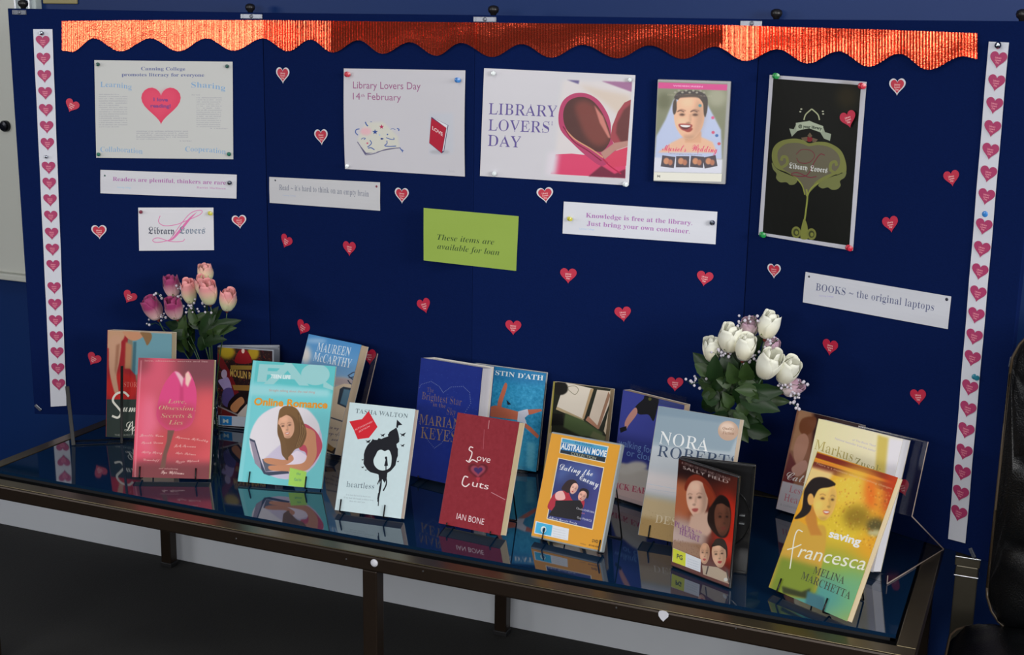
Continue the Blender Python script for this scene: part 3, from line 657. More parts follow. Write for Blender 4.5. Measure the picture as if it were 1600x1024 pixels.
def heart_mesh(name, m, sx=1.):
    me = bpy.data.meshes.new(name); n = len(HP)
    vs = [(x*sx, -.0004, y) for x, y in HP]+[(x*sx, 0, y) for x, y in HP]
    fs = [tuple(range(n-1, -1, -1)), tuple(range(n, 2*n))]+[(i, (i+1) % n, (i+1) % n+n, i+n) for i in range(n)]
    me.from_pydata(vs, [], fs); me.materials.append(m); l = me.uv_layers.new(name='uv'); me.update()
    for lp in me.loops:
        v = me.vertices[lp.vertex_index].co; l.data[lp.index].uv = (.5+v.x/sx*.98, .5+(v.z)*.98)
    return me
ME_O, ME_P, ME_S = heart_mesh('heart_outlined', m_ho), heart_mesh('heart_plain', m_hp), heart_mesh('heart_strip', m_hs)
def put_heart(me, x, y, wpx, rot, off, name='paper_heart', parent=None):
    k = panel_at(x, y); p = onP(k, x, y, off); q = onP(k, x+wpx, y, off); w = (q-p).length
    M = frame(p, PD[k], -PN[k], (0, 0, 1)) @ Matrix.Rotation(rot, 4, 'Y') @ Matrix.Diagonal((w, 1, w*1.03, 1))
    o = bpy.data.objects.new(name, me); COL.objects.link(o)
    if parent: o.parent = parent; o.matrix_world = M; o.matrix_local = parent.matrix_basis.inverted() @ M
    else: o.matrix_world = M
    return o
ls = strip('long white strip of printed hearts down the left end of the board', 0, (67, 45.5), (92, 635.5), 30, 24.5, (0, -1.5))
LH = [67, 93.5, 120.5, 147, 173.5, 200, 226.5, 263.5, 288.5, 314.5, 340, 366.5, 391.5, 417, 451.5, 477.5, 503, 528, 553, 578, 602.5]
for y in LH: put_heart(ME_S, 66.2+(y-50)*.0462, y-1, 21.5-(y-67)*.002, .0, .003, 'printed_heart', ls)
rs_ = strip('long white strip of printed hearts down the right end of the board', 3, (1561, 65), (1495.5, 842), 31.5, 27, (1.5, 7))
RH = [94.5, 130.5, 166, 202, 237.5, 273, 308.5, 355.5, 391, 426, 460.5, 494.5, 528, 561.5, 607.5, 641, 674.5, 708, 740.5, 772.5, 804]
for y in RH: put_heart(ME_S, 1559.5-(y-94.5)*.0868, y-.5, 27-(y-94)*.0025, .10, .0032, 'printed_heart', rs_)

# ---- scattered hearts
HL = [ # x, y, width px, tilt, outlined, words
 (112, 166, 22, .45, 0, 'small red paper heart tilted left, beside the heart strip and left of the literacy poster'),
 (442, 118, 21, 0, 1, 'white-edged red heart high up between the literacy poster and the February poster'),
 (502, 214.5, 21, -.08, 1, 'white-edged red heart just left of the February poster, lower of two'),
 (628, 306, 22, -.02, 1, 'white-edged red heart under the February poster, right of the empty brain slip'),
 (155, 363, 24, -.03, 1, 'white-edged red heart left of the small Library Lovers card'),
 (374, 347, 23, -.1, 1, 'white-edged red heart right of the small Library Lovers card'),
 (447, 378, 18, .4, 0, 'plain red heart tilted left, below the empty brain slip'),
 (546, 389, 20, 0, 0, 'plain red heart hanging upright midway between empty brain slip and green card'),
 (202, 465, 22, .5, 0, 'plain red heart tilted left, above left of the pink rose bouquet'),
 (663, 478.5, 21, -.35, 0, 'plain red heart tilted right, below the green card'),
 (473, 513, 20, .4, 0, 'plain red heart tilted left, behind top left corner of the sky blue paperback'),
 (888, 431.5, 26, 0, 0, 'plain red heart below the knowledge slip, near its left end'),
 (852, 305.5, 26, -.15, 1, 'white-edged red heart left of the knowledge slip, below the curled pages poster'),
 (802, 512.5, 25, 0, 0, 'plain red heart above the swimmer paperback'),
 (973.5, 491.5, 26, -.15, 0, 'plain red heart left of the white rose bouquet, on open felt'),
 (1101, 436, 26, .12, 0, 'plain red heart above the white rose bouquet'),
 (1209.5, 424, 21, -.05, 1, 'white-edged red heart below the black poster'),
 (1402, 136, 26, -.05, 1, 'white-edged red heart upper right, right of the black poster'),
 (1487, 279, 25, -.25, 0, 'plain red heart near the right heart strip, higher of two beside the strip'),
 (1391.5, 351, 25, -.25, 0, 'plain red heart right of the lower half of the black poster'),
 (1325.5, 187, 25, -.35, 0, 'plain bright red heart stuck on the black poster'),
 (1297, 543.5, 24, .02, 0, 'plain red heart below the BOOKS slip'),
 (1435, 621, 25, -.2, 0, 'plain red heart near foot of the right heart strip'),
 (1055, 601, 25, 0, 0, 'plain red heart just left of the white rose bouquet leaves'),
 (146, 562, 22, .5, 0, 'plain red heart left of the paperback with the red-dressed woman'),
 (1410, 763, 25, -.5, 0, 'plain red heart half hidden behind the yellow paperback'),
 (577, 558, 22, -.1, 0, 'plain red heart peeping out right of the sky blue paperback'),
]
for i, (x, y, w, r, ol, lab) in enumerate(HL):
    on_poster = (x == 1325.5)
    o = put_heart(ME_O if ol else ME_P, x, y, w, r, .0072 if on_poster else .0012)
    tag(o, lab, 'paper heart', 'paper hearts scattered over the board')

# ---- pins
def pin_mesh(kind, m):
    g = BM()
    if kind == 'ball': g.lathe([(.0006, -.001), (.0008, .002), (.003, .0024), (.0046, .0045), (.0048, .0065), (.0036, .0088), (.001, .0097)], 14)
    elif kind == 'flat': g.lathe([(.0006, -.001), (.0055, .0002), (.0052, .0011), (.0035, .002), (.001, .0024)], 16)
    else: g.lathe([(.0005, -.002), (.0005, .003), (.0048, .0032), (.0046, .0045), (.0024, .0055), (.0022, .010), (.004, .0115), (.0046, .0125), (.0042, .0138), (.001, .0142)], 14)
    o = g.build('pin', m, smooth=False); me = o.data; bpy.data.objects.remove(o); return me
PC = {'green': (20, 100, 80), 'dark green': (16, 70, 62), 'red': (178, 30, 52), 'blue': (50, 120, 190), 'clear': (215, 222, 232), 'silver': (150, 155, 165), 'yellow': (196, 190, 70), 'maroon': (120, 40, 60), 'black': (40, 42, 55), 'bright green': (20, 130, 60), 'teal': (40, 120, 140), 'brown': (120, 110, 80)}
PM = {}
def pin(x, y, kind, colr, label, scale=1., ang=0., off=.0012):
    if (kind, colr) not in PM:
        metal = 1. if colr == 'silver' else 0.
        PM[(kind, colr)] = pin_mesh(kind, mat('pin_'+colr.replace(' ', '_'), PC[colr], .15 if colr in ('silver', 'clear') else .3, metal, coat=.3, gain=1.3))
    k = panel_at(x, y); p = onP(k, x, y, off)
    o = bpy.data.objects.new('drawing_pin' if kind == 'flat' else 'push_pin', PM[(kind, colr)]); COL.objects.link(o)
    o.matrix_world = frame(p, PD[k], (0, 0, 1), PN[k]) @ Matrix.Rotation(ang, 4, 'Y') @ Matrix.Scale(scale*1.2, 4)
    tag(o, label, 'pin', 'pins holding the papers to the board')
for a in [
 (154, 100.5, 'ball', 'dark green', 'dark green pin in top left corner of the literacy poster', .72),
 (355.5, 103.5, 'ball', 'dark green', 'dark green pin in top right corner of the literacy poster', .72),
 (155, 241, 'ball', 'green', 'green pin in bottom left corner of the literacy poster', .72),
 (358.5, 240.5, 'ball', 'green', 'green pin in bottom right corner of the literacy poster', .8),
 (164, 274.5, 'flat', 'dark green', 'tiny dark pin at left end of the thinkers slip', .45),
 (359.5, 285.5, 'ball', 'silver', 'shiny silver pin at right end of the thinkers slip', .9),
 (221, 331, 'ball', 'maroon', 'maroon pin in top left corner of the small Library Lovers card', .7),
 (327, 333, 'push', 'yellow', 'yellow push pin in top right corner of the small Library Lovers card', .8, .5),
 (430.5, 282, 'flat', 'black', 'tiny dark pin at left end of the empty brain slip', .4),
 (588.5, 291.5, 'flat', 'maroon', 'tiny maroon pin at right end of the empty brain slip', .4),
 (541, 116, 'push', 'red', 'red push pin in top left corner of the February poster', 1., .9),
 (713, 125, 'push', 'blue', 'blue push pin in top right corner of the February poster', .9, .9),
 (543, 259, 'push', 'clear', 'clear push pin in bottom left corner of the February poster', .7, .5),
 (772, 114.5, 'ball', 'clear', 'clear pin in top left corner of the curled pages poster', .9),
 (985, 124.5, 'ball', 'clear', 'clear pin in top right corner of the curled pages poster', .8),
 (773.5, 271, 'ball', 'clear', 'clear pin in bottom left corner of the curled pages poster', .9),
 (975, 287.5, 'push', 'clear', 'clear push pin in bottom right corner of the curled pages poster', .8, .5),
 (888, 341.5, 'push', 'yellow', 'yellow push pin at left end of the knowledge slip', .75, .6),
 (1113, 347.5, 'ball', 'silver', 'shiny silver pin at right end of the knowledge slip', .95),
 (1210, 118.5, 'push', 'bright green', 'bright green push pin in top left corner of the black poster', 1., .9),
 (1344, 134, 'push', 'red', 'red push pin in top right corner of the black poster', 1., .9),
 (1189.5, 366, 'push', 'bright green', 'bright green push pin in bottom left corner of the black poster', .95, .9),
 (1324, 386.5, 'push', 'red', 'red push pin in bottom right corner of the black poster', .95, .9),
 (1264.5, 432.5, 'flat', 'black', 'tiny black pin at left end of the BOOKS slip', .4),
 (1479.5, 468, 'flat', 'black', 'tiny black pin at right end of the BOOKS slip', .45),
 (66.5, 52, 'ball', 'silver', 'silver pin at top of the left heart strip', .8),
 (73.5, 245, 'ball', 'silver', 'silver pin between hearts, a third down the left heart strip', .65),
 (83.8, 437, 'flat', 'brown', 'dull brown pin between hearts, low on the left heart strip', .55),
 (1562.5, 71, 'ball', 'silver', 'silver pin at top of the right heart strip', 1.),
 (1539.5, 334.5, 'flat', 'blue', 'blue pin between hearts, a third down the right heart strip', .85),
 (1521, 588, 'push', 'teal', 'teal push pin between hearts, low on the right heart strip', .85, .9),
]: pin(*a[:5], scale=a[5], ang=a[6] if len(a) > 6 else 0)
# ================================================================== BOOKS AND DVD CASES
def pose(x, y, psi, lean, w, h, T, rl):
    a = Vector((math.cos(psi), math.sin(psi), 0)); n = Vector((-math.sin(psi), math.cos(psi), 0))
    u = n*math.sin(lean)+Vector((0, 0, math.cos(lean)))
    a2 = a*math.cos(rl)+u*math.sin(rl); u2 = -a*math.sin(rl)+u*math.cos(rl); b_ = u2.cross(a2)
    z0 = T*math.sin(max(lean, 0))+(.0035 if T != .007 else .0006)+max(0, -rl)*w
    return frame(Vector((x, y, z0)), a2, b_, u2)
BK = {
'b1': (-0.1857, 0.3000, 0.2413, 0.1691, 0.1470, 0.2311, 0.0250, 0.0115), 'b2': (0.0364, 0.1104, 0.3924, 0.3059, 0.1511, 0.2352, 0.0156, -0.0096),
'b3': (-0.0240, 0.4801, 0.1540, 0.0671, 0.1350, 0.1851, 0.0070, 0.0070), 'b4': (0.2323, 0.1834, 0.2174, 0.3937, 0.1721, 0.2406, 0.0061, -0.0087),
'b5': (0.1806, 0.4224, -0.1899, 0.3753, 0.1493, 0.2353, 0.0253, -0.0151), 'b6': (0.4856, 0.1235, 0.0898, 0.3655, 0.1324, 0.2006, 0.0172, 0.0017),
'b7': (0.5254, 0.3512, -0.1721, 0.1658, 0.1467, 0.2369, 0.0438, 0.0142), 'b8': (0.5878, 0.4716, 0.1499, 0.1294, 0.1530, 0.2031, 0.0165, -0.0519),
'b9': (0.6905, 0.1402, -0.0691, 0.3507, 0.1258, 0.2018, 0.0248, 0.0047), 'b10': (0.7643, 0.4641, -0.0422, 0.2353, 0.1237, 0.1919, 0.0236, 0.0058),
'b11': (0.8632, 0.1553, -0.1135, 0.3883, 0.1377, 0.1894, 0.0158, 0.0036), 'b12': (0.9206, 0.4217, -0.3335, 0.1304, 0.1420, 0.2084, 0.0201, -0.0074),
'b13': (1.0355, 0.2343, -0.0531, 0.2898, 0.1496, 0.2301, 0.0275, -0.0217), 'b14': (1.1193, 0.1531, -0.4047, 0.0297, 0.1235, 0.1920, 0.0070, -0.0045),
'b15': (1.2280, 0.4844, -0.3597, 0.2777, 0.1330, 0.1911, 0.0200, -0.0018), 'b16': (1.2901, 0.3029, -0.3515, 0.2889, 0.1588, 0.2264, 0.0300, -0.0079),
'b17': (1.2926, 0.1154, -0.4776, 0.4391, 0.1535, 0.2327, 0.0148, -0.0131)}
F1, F2, F3, F4, F5, F6, F7 = (150, 500, 3.795), (330, 500, 3.656), (500, 600, 4.45), (630, 540, 3.2), (810, 580, 3.413), (960, 600, 3.104), (1180, 620, 2.768)
def quad_of(M, w, h): return [prj(M @ Vector(p)) for p in ((0, 0, h), (w, 0, h), (w, 0, 0), (0, 0, 0))]
def book(key, label, F, bg, art, side, pages=(200, 182, 150), rough=.42, hard=False, gain=1.14, coat=.04, name='paperback_book', cat='book', back=None):
    x, y, psi, lean, w, h, T, rl = BK[key]; M = pose(*BK[key])
    root = empty(name, M); tag(root, label, cat)
    A = Art(w*1000, h*1000, quad_of(M, w, h), bg, 3., gain, F); art(A)
    mp = A.mat(key+'_cover_print', rough, spec=.22)
    ct = .0022 if hard else .0007; ov = .003 if hard else .0006
    ms = mat(name+'_'+key+'_back', back or side, .45)
    g = BM()
    bv = .0006
    # front board (bevelled), spine (rounded) and back board in one wrap
    n = 6
    prof = [(w, 0), (.0015, 0)]+[(.0015-.0015*math.sin(i*pi/2/n), .0015-.0015*math.cos(i*pi/2/n)) for i in range(1, n+1)]+[(-.0008*math.sin(pi*t), .0015+(T-.003)*t) for t in (.2, .4, .6, .8)]+[(.0015-.0015*math.cos(i*pi/2/n), T-.0015+.0015*math.sin(i*pi/2/n)) for i in range(0, n+1)]+[(w, T)]
    def inner(p, i):
        px_, py_ = p
        cx_, cy_ = min(max(px_, .0015+ct), w), min(max(py_, ct), T-ct)
        return (cx_ if px_ < .0016 else px_, cy_)
    N = len(prof); vs = []
    for z in (0, h):
        vs += [Vector((p[0], p[1], z)) for p in prof]; vs += [Vector((*inner(p, i), z)) for i, p in enumerate(prof)]
    fs = []; mi = []
    for i in range(N-1):
        fs.append((i, i+1, 2*N+i+1, 2*N+i)); mi.append(0 if i == 0 else 1)           # outside
        fs.append((N+i+1, N+i, 3*N+i, 3*N+i+1)); mi.append(2)                          # inside
        fs.append((i+1, i, N+i, N+i+1)); mi.append(1); fs.append((2*N+i, 2*N+i+1, 3*N+i+1, 3*N+i)); mi.append(1)
    for e in (0, N-1): fs.append((e, 2*N+e, 3*N+e, N+e)); mi.append(1)
    me = bpy.data.meshes.new('cover'); me.from_pydata([tuple(v) for v in vs], [], fs)
    for p, m_ in zip(me.polygons, mi): p.material_index = m_
    bm = bmesh.new(); bm.from_mesh(me); bmesh.ops.recalc_face_normals(bm, faces=bm.faces); bm.to_mesh(me); bm.free()
    l = me.uv_layers.new(name='uv')
    for lp in me.loops:
        v = me.vertices[lp.vertex_index].co; l.data[lp.index].uv = (v.x/w, v.z/h)
    link('cover', me, [mp, ms, mat('cover_inside', (205, 200, 190), .6)], root)
    pm = page_mat(key, pages)
    g = BM(); g.box((.0012+ct, ct, ov), (w-ov*1.5, T-ct, h-ov), bev=.0004); g.build('page_block', pm, root)
    return root, M
def page_mat(key, c):
    nm = 'paper_edges_%d_%d_%d' % c
    if nm in MATS: return MATS[nm]
    m = mat(nm, c, .75); nt = m.node_tree; b_ = nt.nodes['Principled BSDF']
    tc = nt.nodes.new('ShaderNodeTexCoord'); mp = nt.nodes.new('ShaderNodeMapping'); mp.inputs['Scale'].default_value = (8, 1400, 8)
    n = nt.nodes.new('ShaderNodeTexNoise'); n.inputs['Scale'].default_value = 1; mx = nt.nodes.new('ShaderNodeMixRGB')
    cc = s2l(c)*1.3; mx.inputs[1].default_value = (*np.clip(cc*.8, 0, .85), 1); mx.inputs[2].default_value = (*np.clip(cc*1.15, 0, .9), 1)
    nt.links.new(tc.outputs['Object'], mp.inputs[0]); nt.links.new(mp.outputs[0], n.inputs['Vector']); nt.links.new(n.outputs['Fac'], mx.inputs[0]); nt.links.new(mx.outputs[0], b_.inputs['Base Color'])
    return m

# ---- small portrait helper: every figure is a generic person
def face(A, cx, cy, w, h, ang, skin, hair=None, lip=(170, 60, 60), smile=0., turn=0., dark=(60, 35, 30), shade=.5):
    ca, sa = math.cos(ang), math.sin(ang)
    def L(pts): 
        p = np.asarray(pts, float).reshape(-1, 2); x, y = p[:, 0]*w, p[:, 1]*h
        return np.c_[cx+x*ca-y*sa, cy+x*sa+y*ca]
    sk = np.array(skin, float); sh = tuple(sk*.66); li = tuple(np.minimum(sk*1.1+6, 255))
    A.poly(L([-.42, -.30, -.2, -.5, .15, -.5, .4, -.32, .46, -.02, .38, .26, .18, .46, 0, .5, -.2, .44, -.4, .22, -.47, -.04]), skin, sm=1)
    A.poly(L([.16, -.45, .44, -.25, .45, .05, .3, .38, .08, .48, .2, .12]), sh, a=shade, soft=w*.2)
    t = turn
    A.poly(L([-.36, .05, -.12, .02, -.1, .2, -.3, .24]), li, a=.5, soft=w*.14, sm=1); A.poly(L([-.22, -.42, .1, -.42, .1, -.26, -.22, -.26]), li, a=.5, soft=w*.14, sm=1)
    for q in (-1, 1):
        ex = q*.2+t*.12; wd = 1-.25*abs(t)*(q*t > 0)
        A.poly(L([ex-.12*wd, -.06, ex, -.13, ex+.12*wd, -.06, ex, -.01]), sh, a=.45, soft=w*.06, sm=1)
        A.poly(L([ex-.085*wd, -.055, ex, -.085, ex+.085*wd, -.055, ex, -.035]), dark, a=.8, soft=w*.025, sm=1)
        A.line(L([ex-.13*wd, -.14, ex-.02, -.175, ex+.12*wd, -.145]), w*.035, tuple((np.array(dark)+sk*.3)), a=.6, soft=w*.02)
    A.line(L([t*.12+.05, -.08, t*.2+.07, .10]), w*.06, sh, a=.45, soft=w*.06); A.poly(L([t*.2-.07, .13, t*.2+.02, .10, t*.2+.09, .13, t*.2+.02, .17]), sh, a=.75, soft=w*.03, sm=1)
    A.poly(L([t*.14-.15, .26, t*.14-.04, .235, t*.14+.04, .235, t*.14+.14, .255, t*.14+.06, .325, t*.14-.06, .325]), lip, sm=1, soft=w*.02)
    if smile: A.poly(L([t*.14-.12, .262, t*.14+.12, .258, t*.14+.04, .30, t*.14-.05, .30]), (235, 226, 216), sm=1)
    A.poly(L([-.2, .40, .2, .40, .1, .5, -.1, .5]), sh, a=.5, soft=w*.1)

# ---- b1: woman in a red dress, white script
def c1(A):
    A.poly([62, 48, 250, 48, 250, 480, 55, 480], (120, 116, 100)); A.poly([215, 70, 450, 82, 450, 260, 225, 330], (100, 144, 156), soft=4); A.poly([222, 130, 240, 130, 232, 330, 212, 330], (60, 100, 112), soft=4)
    A.poly([58, 170, 90, 150, 150, 130, 165, 70, 182, 66, 190, 110, 180, 180, 200, 290, 235, 330, 240, 480, 52, 480], (146, 26, 34), sm=0, soft=3); A.ell(150, 400, 100, 85, (180, 32, 30), soft=24)
    A.poly([60, 60, 100, 60, 170, 64, 165, 110, 140, 135, 100, 160, 62, 160], (184, 142, 112), soft=6, sm=1); A.poly([160, 66, 215, 66, 262, 74, 284, 92, 262, 112, 225, 124, 190, 112, 170, 90], (186, 132, 100), sm=1)
    A.poly([262, 74, 300, 70, 326, 80, 330, 110, 305, 152, 292, 130, 280, 104], (128, 96, 62), sm=1); A.poly([84, 110, 140, 95, 150, 150, 138, 250, 122, 330, 134, 430, 112, 436, 82, 320, 76, 220], (186, 142, 116), sm=1, soft=3); A.poly([120, 150, 142, 140, 132, 250, 118, 330, 110, 300], (150, 104, 80), soft=10)
    A.poly([176, 130, 212, 150, 205, 290, 170, 290], (170, 118, 84), soft=8)
    A.soften(2)
    A.poly([48, 472, 245, 472, 245, 720, 48, 720], (44, 54, 50)); A.T('STORIES', 'rs', (165, 398), (290, 400), 30, (210, 120, 110))
    A.line([195, 455, 165, 430, 120, 440, 100, 480, 130, 520, 150, 550, 130, 580, 95, 570], 13, (220, 218, 205)); A.T('ummer', 'sc', (160, 545), (330, 548), 60, (222, 220, 208)); A.T('Lovin', 'sc', (168, 660), (330, 662), 62, (222, 220, 208))
    A.T('THE PERFECT BEACH READ', 'sn', (110, 688), (330, 690), 10, (160, 160, 150))
    A.poly([450, 46, 520, 50, 520, 740, 450, 740], (190, 165, 145)); A.poly([62, 40, 500, 42, 500, 82, 448, 82, 62, 64], (182, 160, 140), a=.7)
# ---- b2: tulip
def c2(A):
    A.poly([240, 225, 720, 235, 700, 950, 205, 945], (190, 70, 84)); A.ell(360, 330, 120, 130, (218, 84, 110), soft=90); A.ell(620, 300, 150, 120, (124, 58, 70), soft=100); A.ell(260, 260, 60, 60, (150, 60, 74), soft=60); A.ell(240, 640, 110, 240, (236, 84, 112), soft=90)
    A.ell(640, 640, 90, 240, (224, 84, 92), soft=90); A.ell(320, 620, 60, 190, (240, 110, 140), soft=70); A.poly([235, 840, 700, 850, 680, 950, 205, 945], (128, 54, 62), soft=40); A.ell(500, 720, 170, 90, (206, 72, 78), soft=70)
    A.poly([470, 305, 500, 320, 520, 350, 545, 305, 575, 350, 596, 430, 590, 540, 565, 620, 500, 655, 430, 655, 375, 610, 358, 560, 372, 470, 400, 390, 440, 330], (226, 66, 130), sm=1)
    A.poly([372, 500, 380, 610, 440, 652, 510, 650, 560, 620, 590, 540, 560, 500, 470, 520], (196, 62, 92), soft=40, sm=1); A.poly([500, 340, 515, 345, 520, 500, 505, 540, 495, 470], (206, 52, 112), soft=10); A.poly([465, 305, 490, 312, 520, 345, 510, 400, 490, 350], (240, 190, 200), soft=9); A.poly([530, 320, 548, 304, 566, 345, 545, 400, 530, 380], (250, 205, 190), soft=9)
    A.poly([425, 655, 465, 655, 440, 740, 420, 800, 410, 880, 380, 880, 395, 800, 420, 720], (118, 76, 66), soft=5)
    A.T('love, obsession, secrets and lies', 'sn', (290, 247), (662, 252), 10, (220, 190, 180), a=.8)
    c = (206, 172, 130)
    A.T('Love,', 'it', (425, 495), (535, 498), 26, c); A.T('Obsession,', 'it', (372, 532), (590, 540), 26, c); A.T('Secrets &', 'it', (385, 580), (572, 582), 26, c); A.T('Lies', 'it', (430, 620), (515, 622), 26, c)
    w = (236, 196, 186)
    for t, a, b_ in (('Jenette Cain', (258, 690), (400, 695)), ('Sarah Devon', (268, 735), (398, 735)), ('Kelly Henry', (270, 790), (392, 795)), ('Demoskoff', (280, 835), (376, 840)), ('Maureen McCarthy', (470, 700), (665, 725)), ('J.A. Terrana', (462, 752), (592, 758)), ('Kate Palmer', (470, 795), (592, 805)), ('Lizzie Wilcock', (470, 848), (612, 842))): A.T(t, 'sc', a, b_, 15, w, a=.9)
    A.T('and introducing', 'sc', (372, 885), (486, 888), 11, w, a=.8); A.T('Sue Williams', 'sc', (385, 912), (522, 918), 20, (244, 214, 204))
    A.line([268, 240, 235, 840, 232, 935], 7, (245, 170, 180), a=.5, soft=4)  # highlight along the spine edge, painted into the print
# ---- b3: theatre film sleeve (generic)
def c3(A):
    A.poly([20, 100, 420, 120, 420, 640, 20, 640], (38, 18, 22)); A.flecks(700, (120, 84, 40), 5, 3, .6); A.flecks(300, (150, 30, 30), 7, 4, .6); A.flecks(200, (20, 10, 24), 9, 8, .7)
    A.ell(90, 185, 46, 40, (176, 150, 30), soft=18); A.ell(240, 190, 34, 40, (170, 140, 30), soft=14); A.poly([150, 190, 180, 165, 215, 190, 228, 245, 138, 245], (140, 18, 28), sm=1); A.ell(182, 178, 9, 14, (220, 190, 175))
    A.poly([30, 180, 70, 230, 110, 300, 160, 420, 130, 430, 80, 310, 28, 240], (120, 22, 30)); A.poly([110, 260, 290, 262, 290, 285, 112, 285], (150, 120, 50)); A.T('MOULIN ROUGE', 'sb', (108, 322), (300, 350), 40, (196, 160, 80)); A.poly([120, 372, 290, 376, 290, 408, 130, 402], (150, 110, 50))
    A.ell(74, 310, 17, 26, (190, 170, 200)); A.poly([40, 350, 70, 335, 96, 330, 116, 380, 120, 440, 92, 455, 70, 400], (168, 150, 200), sm=1); A.poly([72, 400, 118, 392, 130, 450, 100, 500, 60, 470], (84, 70, 130), sm=1)
    A.poly([100, 470, 150, 420, 205, 410, 210, 440, 190, 475, 205, 500, 160, 545, 100, 520], (30, 14, 16), sm=1); A.poly([120, 480, 170, 440, 190, 470, 165, 500, 140, 530, 110, 510], (196, 130, 84), sm=1); A.poly([150, 540, 205, 480, 210, 555, 150, 552], (214, 200, 190))
    A.poly([36, 490, 150, 556, 40, 545], (110, 24, 26)); A.poly([38, 488, 190, 556, 190, 566, 40, 498], (200, 190, 190), a=.7)
    A.poly([40, 545, 200, 555, 198, 612, 42, 602], (204, 212, 224)); A.poly([50, 549, 118, 553, 117, 603, 50, 598], (28, 130, 205)); A.T('M', 'sb', (68, 588), (98, 590), 22, (210, 230, 245))
# ---- b4: aqua hard cover with girl and laptop
def c4(A):
    A.poly([230, 225, 730, 260, 710, 420, 205, 400], (92, 192, 196), soft=3); A.poly([240, 350, 400, 370, 620, 400, 720, 430, 725, 980, 130, 940, 150, 800], (116, 204, 210), soft=14); A.poly([220, 370, 680, 400, 670, 440, 215, 430], (160, 216, 220), soft=20, a=.8)
    pc = (152, 206, 208)
    A.T('F', 'sb', (262, 350), (405, 356), 96, pc); A.T('A', 'sb', (300, 362), (560, 372), 116, pc); A.ell(595, 312, 82, 62, pc); A.poly([640, 345, 700, 385, 718, 362, 695, 402, 640, 385], pc)
    A.ell(428, 700, 208, 212, (205, 196, 218)); A.poly([218, 690, 270, 560, 380, 495, 480, 495, 560, 520, 620, 620, 560, 720, 420, 700, 270, 810], (228, 222, 228), soft=6, sm=1)
    A.T('TEEN LIFE', 'sb', (338, 332), (452, 338), 20, (236, 244, 244)); A.T('Straight talking about the real thing', 'sn', (330, 408), (592, 420), 13, (205, 140, 132), a=.9)
    A.T('Online Romance', 'sb', (243, 486), (663, 506), 41, (236, 146, 30))
    # laptop, hair, figure
    A.poly([218, 676, 250, 690, 285, 810, 310, 870, 440, 862, 445, 878, 330, 890, 300, 880, 240, 770], (62, 70, 92)); A.poly([222, 690, 246, 700, 280, 815, 288, 860, 250, 820], (150, 140, 158)); A.poly([290, 795, 360, 800, 420, 855, 310, 868], (92, 96, 112))
    A.poly([470, 760, 500, 750, 560, 790, 570, 830, 440, 835, 420, 800], (236, 222, 236), sm=1)
    A.poly([520, 600, 580, 620, 620, 670, 634, 730, 600, 800, 560, 840, 540, 760, 500, 730], (196, 76, 96), sm=1)
    A.poly([480, 600, 540, 615, 590, 640, 600, 700, 600, 780, 560, 850, 500, 868, 420, 865, 340, 860, 330, 835, 400, 830, 520, 820, 548, 770, 540, 720, 500, 700], (206, 142, 106), sm=1)
    A.poly([300, 795, 340, 790, 420, 800, 455, 770, 470, 800, 420, 830, 350, 828, 310, 815], (200, 138, 104), sm=1)
    A.poly([385, 540, 400, 505, 440, 492, 490, 510, 525, 580, 545, 650, 520, 720, 480, 740, 455, 770, 430, 790, 405, 770, 395, 700, 378, 640], (116, 84, 52), sm=1)
    face(A, 430, 612, 98, 132, -.15, (228, 172, 140), smile=1, lip=(190, 90, 84), shade=.15); A.poly([388, 560, 400, 505, 440, 492, 490, 512, 500, 590, 480, 560, 440, 540], (126, 92, 56), sm=1)
    for i in range(6): A.line([496+i*5, 530+i*14, 505+i*6, 640, 480+i*4, 730], 3, (176, 140, 92) if i % 2 else (84, 58, 36), a=.7)
    A.poly([382, 600, 398, 680, 408, 770, 440, 800, 425, 700, 400, 620], (120, 88, 56), sm=1)
    A.soften(1)
    A.poly([450, 845, 545, 868, 535, 962, 440, 945], (170, 220, 96), sm=0, soft=4); A.T('the', 'sn', (486, 886), (510, 888), 16, (80, 150, 120)); A.T('facts', 'sn', (474, 920), (514, 922), 18, (80, 150, 120))
    A.poly([232, 230, 258, 232, 176, 925, 148, 921], (150, 216, 222), a=.5, soft=3)
# ---- b5: sky with yellow-white car
def c5(A):
    A.poly([553, 70, 870, 140, 840, 480, 500, 420], (70, 138, 196), grad=((150, 176, 200), 0)); A.ell(540, 200, 30, 50, (206, 202, 198), soft=30); A.ell(740, 355, 60, 24, (200, 170, 150), soft=24); A.ell(600, 120, 60, 14, (140, 180, 215), soft=20); A.poly([700, 330, 860, 345, 860, 370, 700, 372], (166, 150, 150), soft=10)
    A.T('MAUREEN', 'rs', (600, 178), (790, 208), 50, (236, 238, 242)); A.T('McCARTHY', 'rs', (580, 232), (795, 275), 50, (236, 238, 242))
    A.line([780, 320, 815, 300, 830, 315, 800, 330, 785, 322], 5, (34, 44, 66)); A.line([785, 325, 820, 350, 800, 368, 780, 345], 6, (34, 44, 66))
    A.poly([700, 385, 760, 365, 812, 370, 818, 560, 790, 780, 640, 760, 650, 520], (208, 186, 158)); A.poly([735, 395, 755, 382, 805, 392, 800, 500, 775, 505, 720, 480], (38, 50, 66)); A.poly([758, 395, 798, 402, 795, 490, 775, 495, 735, 478], (84, 120, 140), soft=4)
    A.line([650, 548, 785, 592], 7, (66, 68, 84)); A.poly([640, 690, 700, 730, 740, 742, 715, 775, 640, 740], (46, 34, 26)); A.poly([660, 700, 705, 735, 690, 752, 650, 735], (150, 112, 60))
    A.soften(1)
    for t, a, b_ in (('Chain my', (640, 618), (728, 628)), ('Always often', (630, 650), (755, 665)), ('name', (685, 690), (738, 695))): A.T(t, 'sc', a, b_, 22, (112, 96, 110))
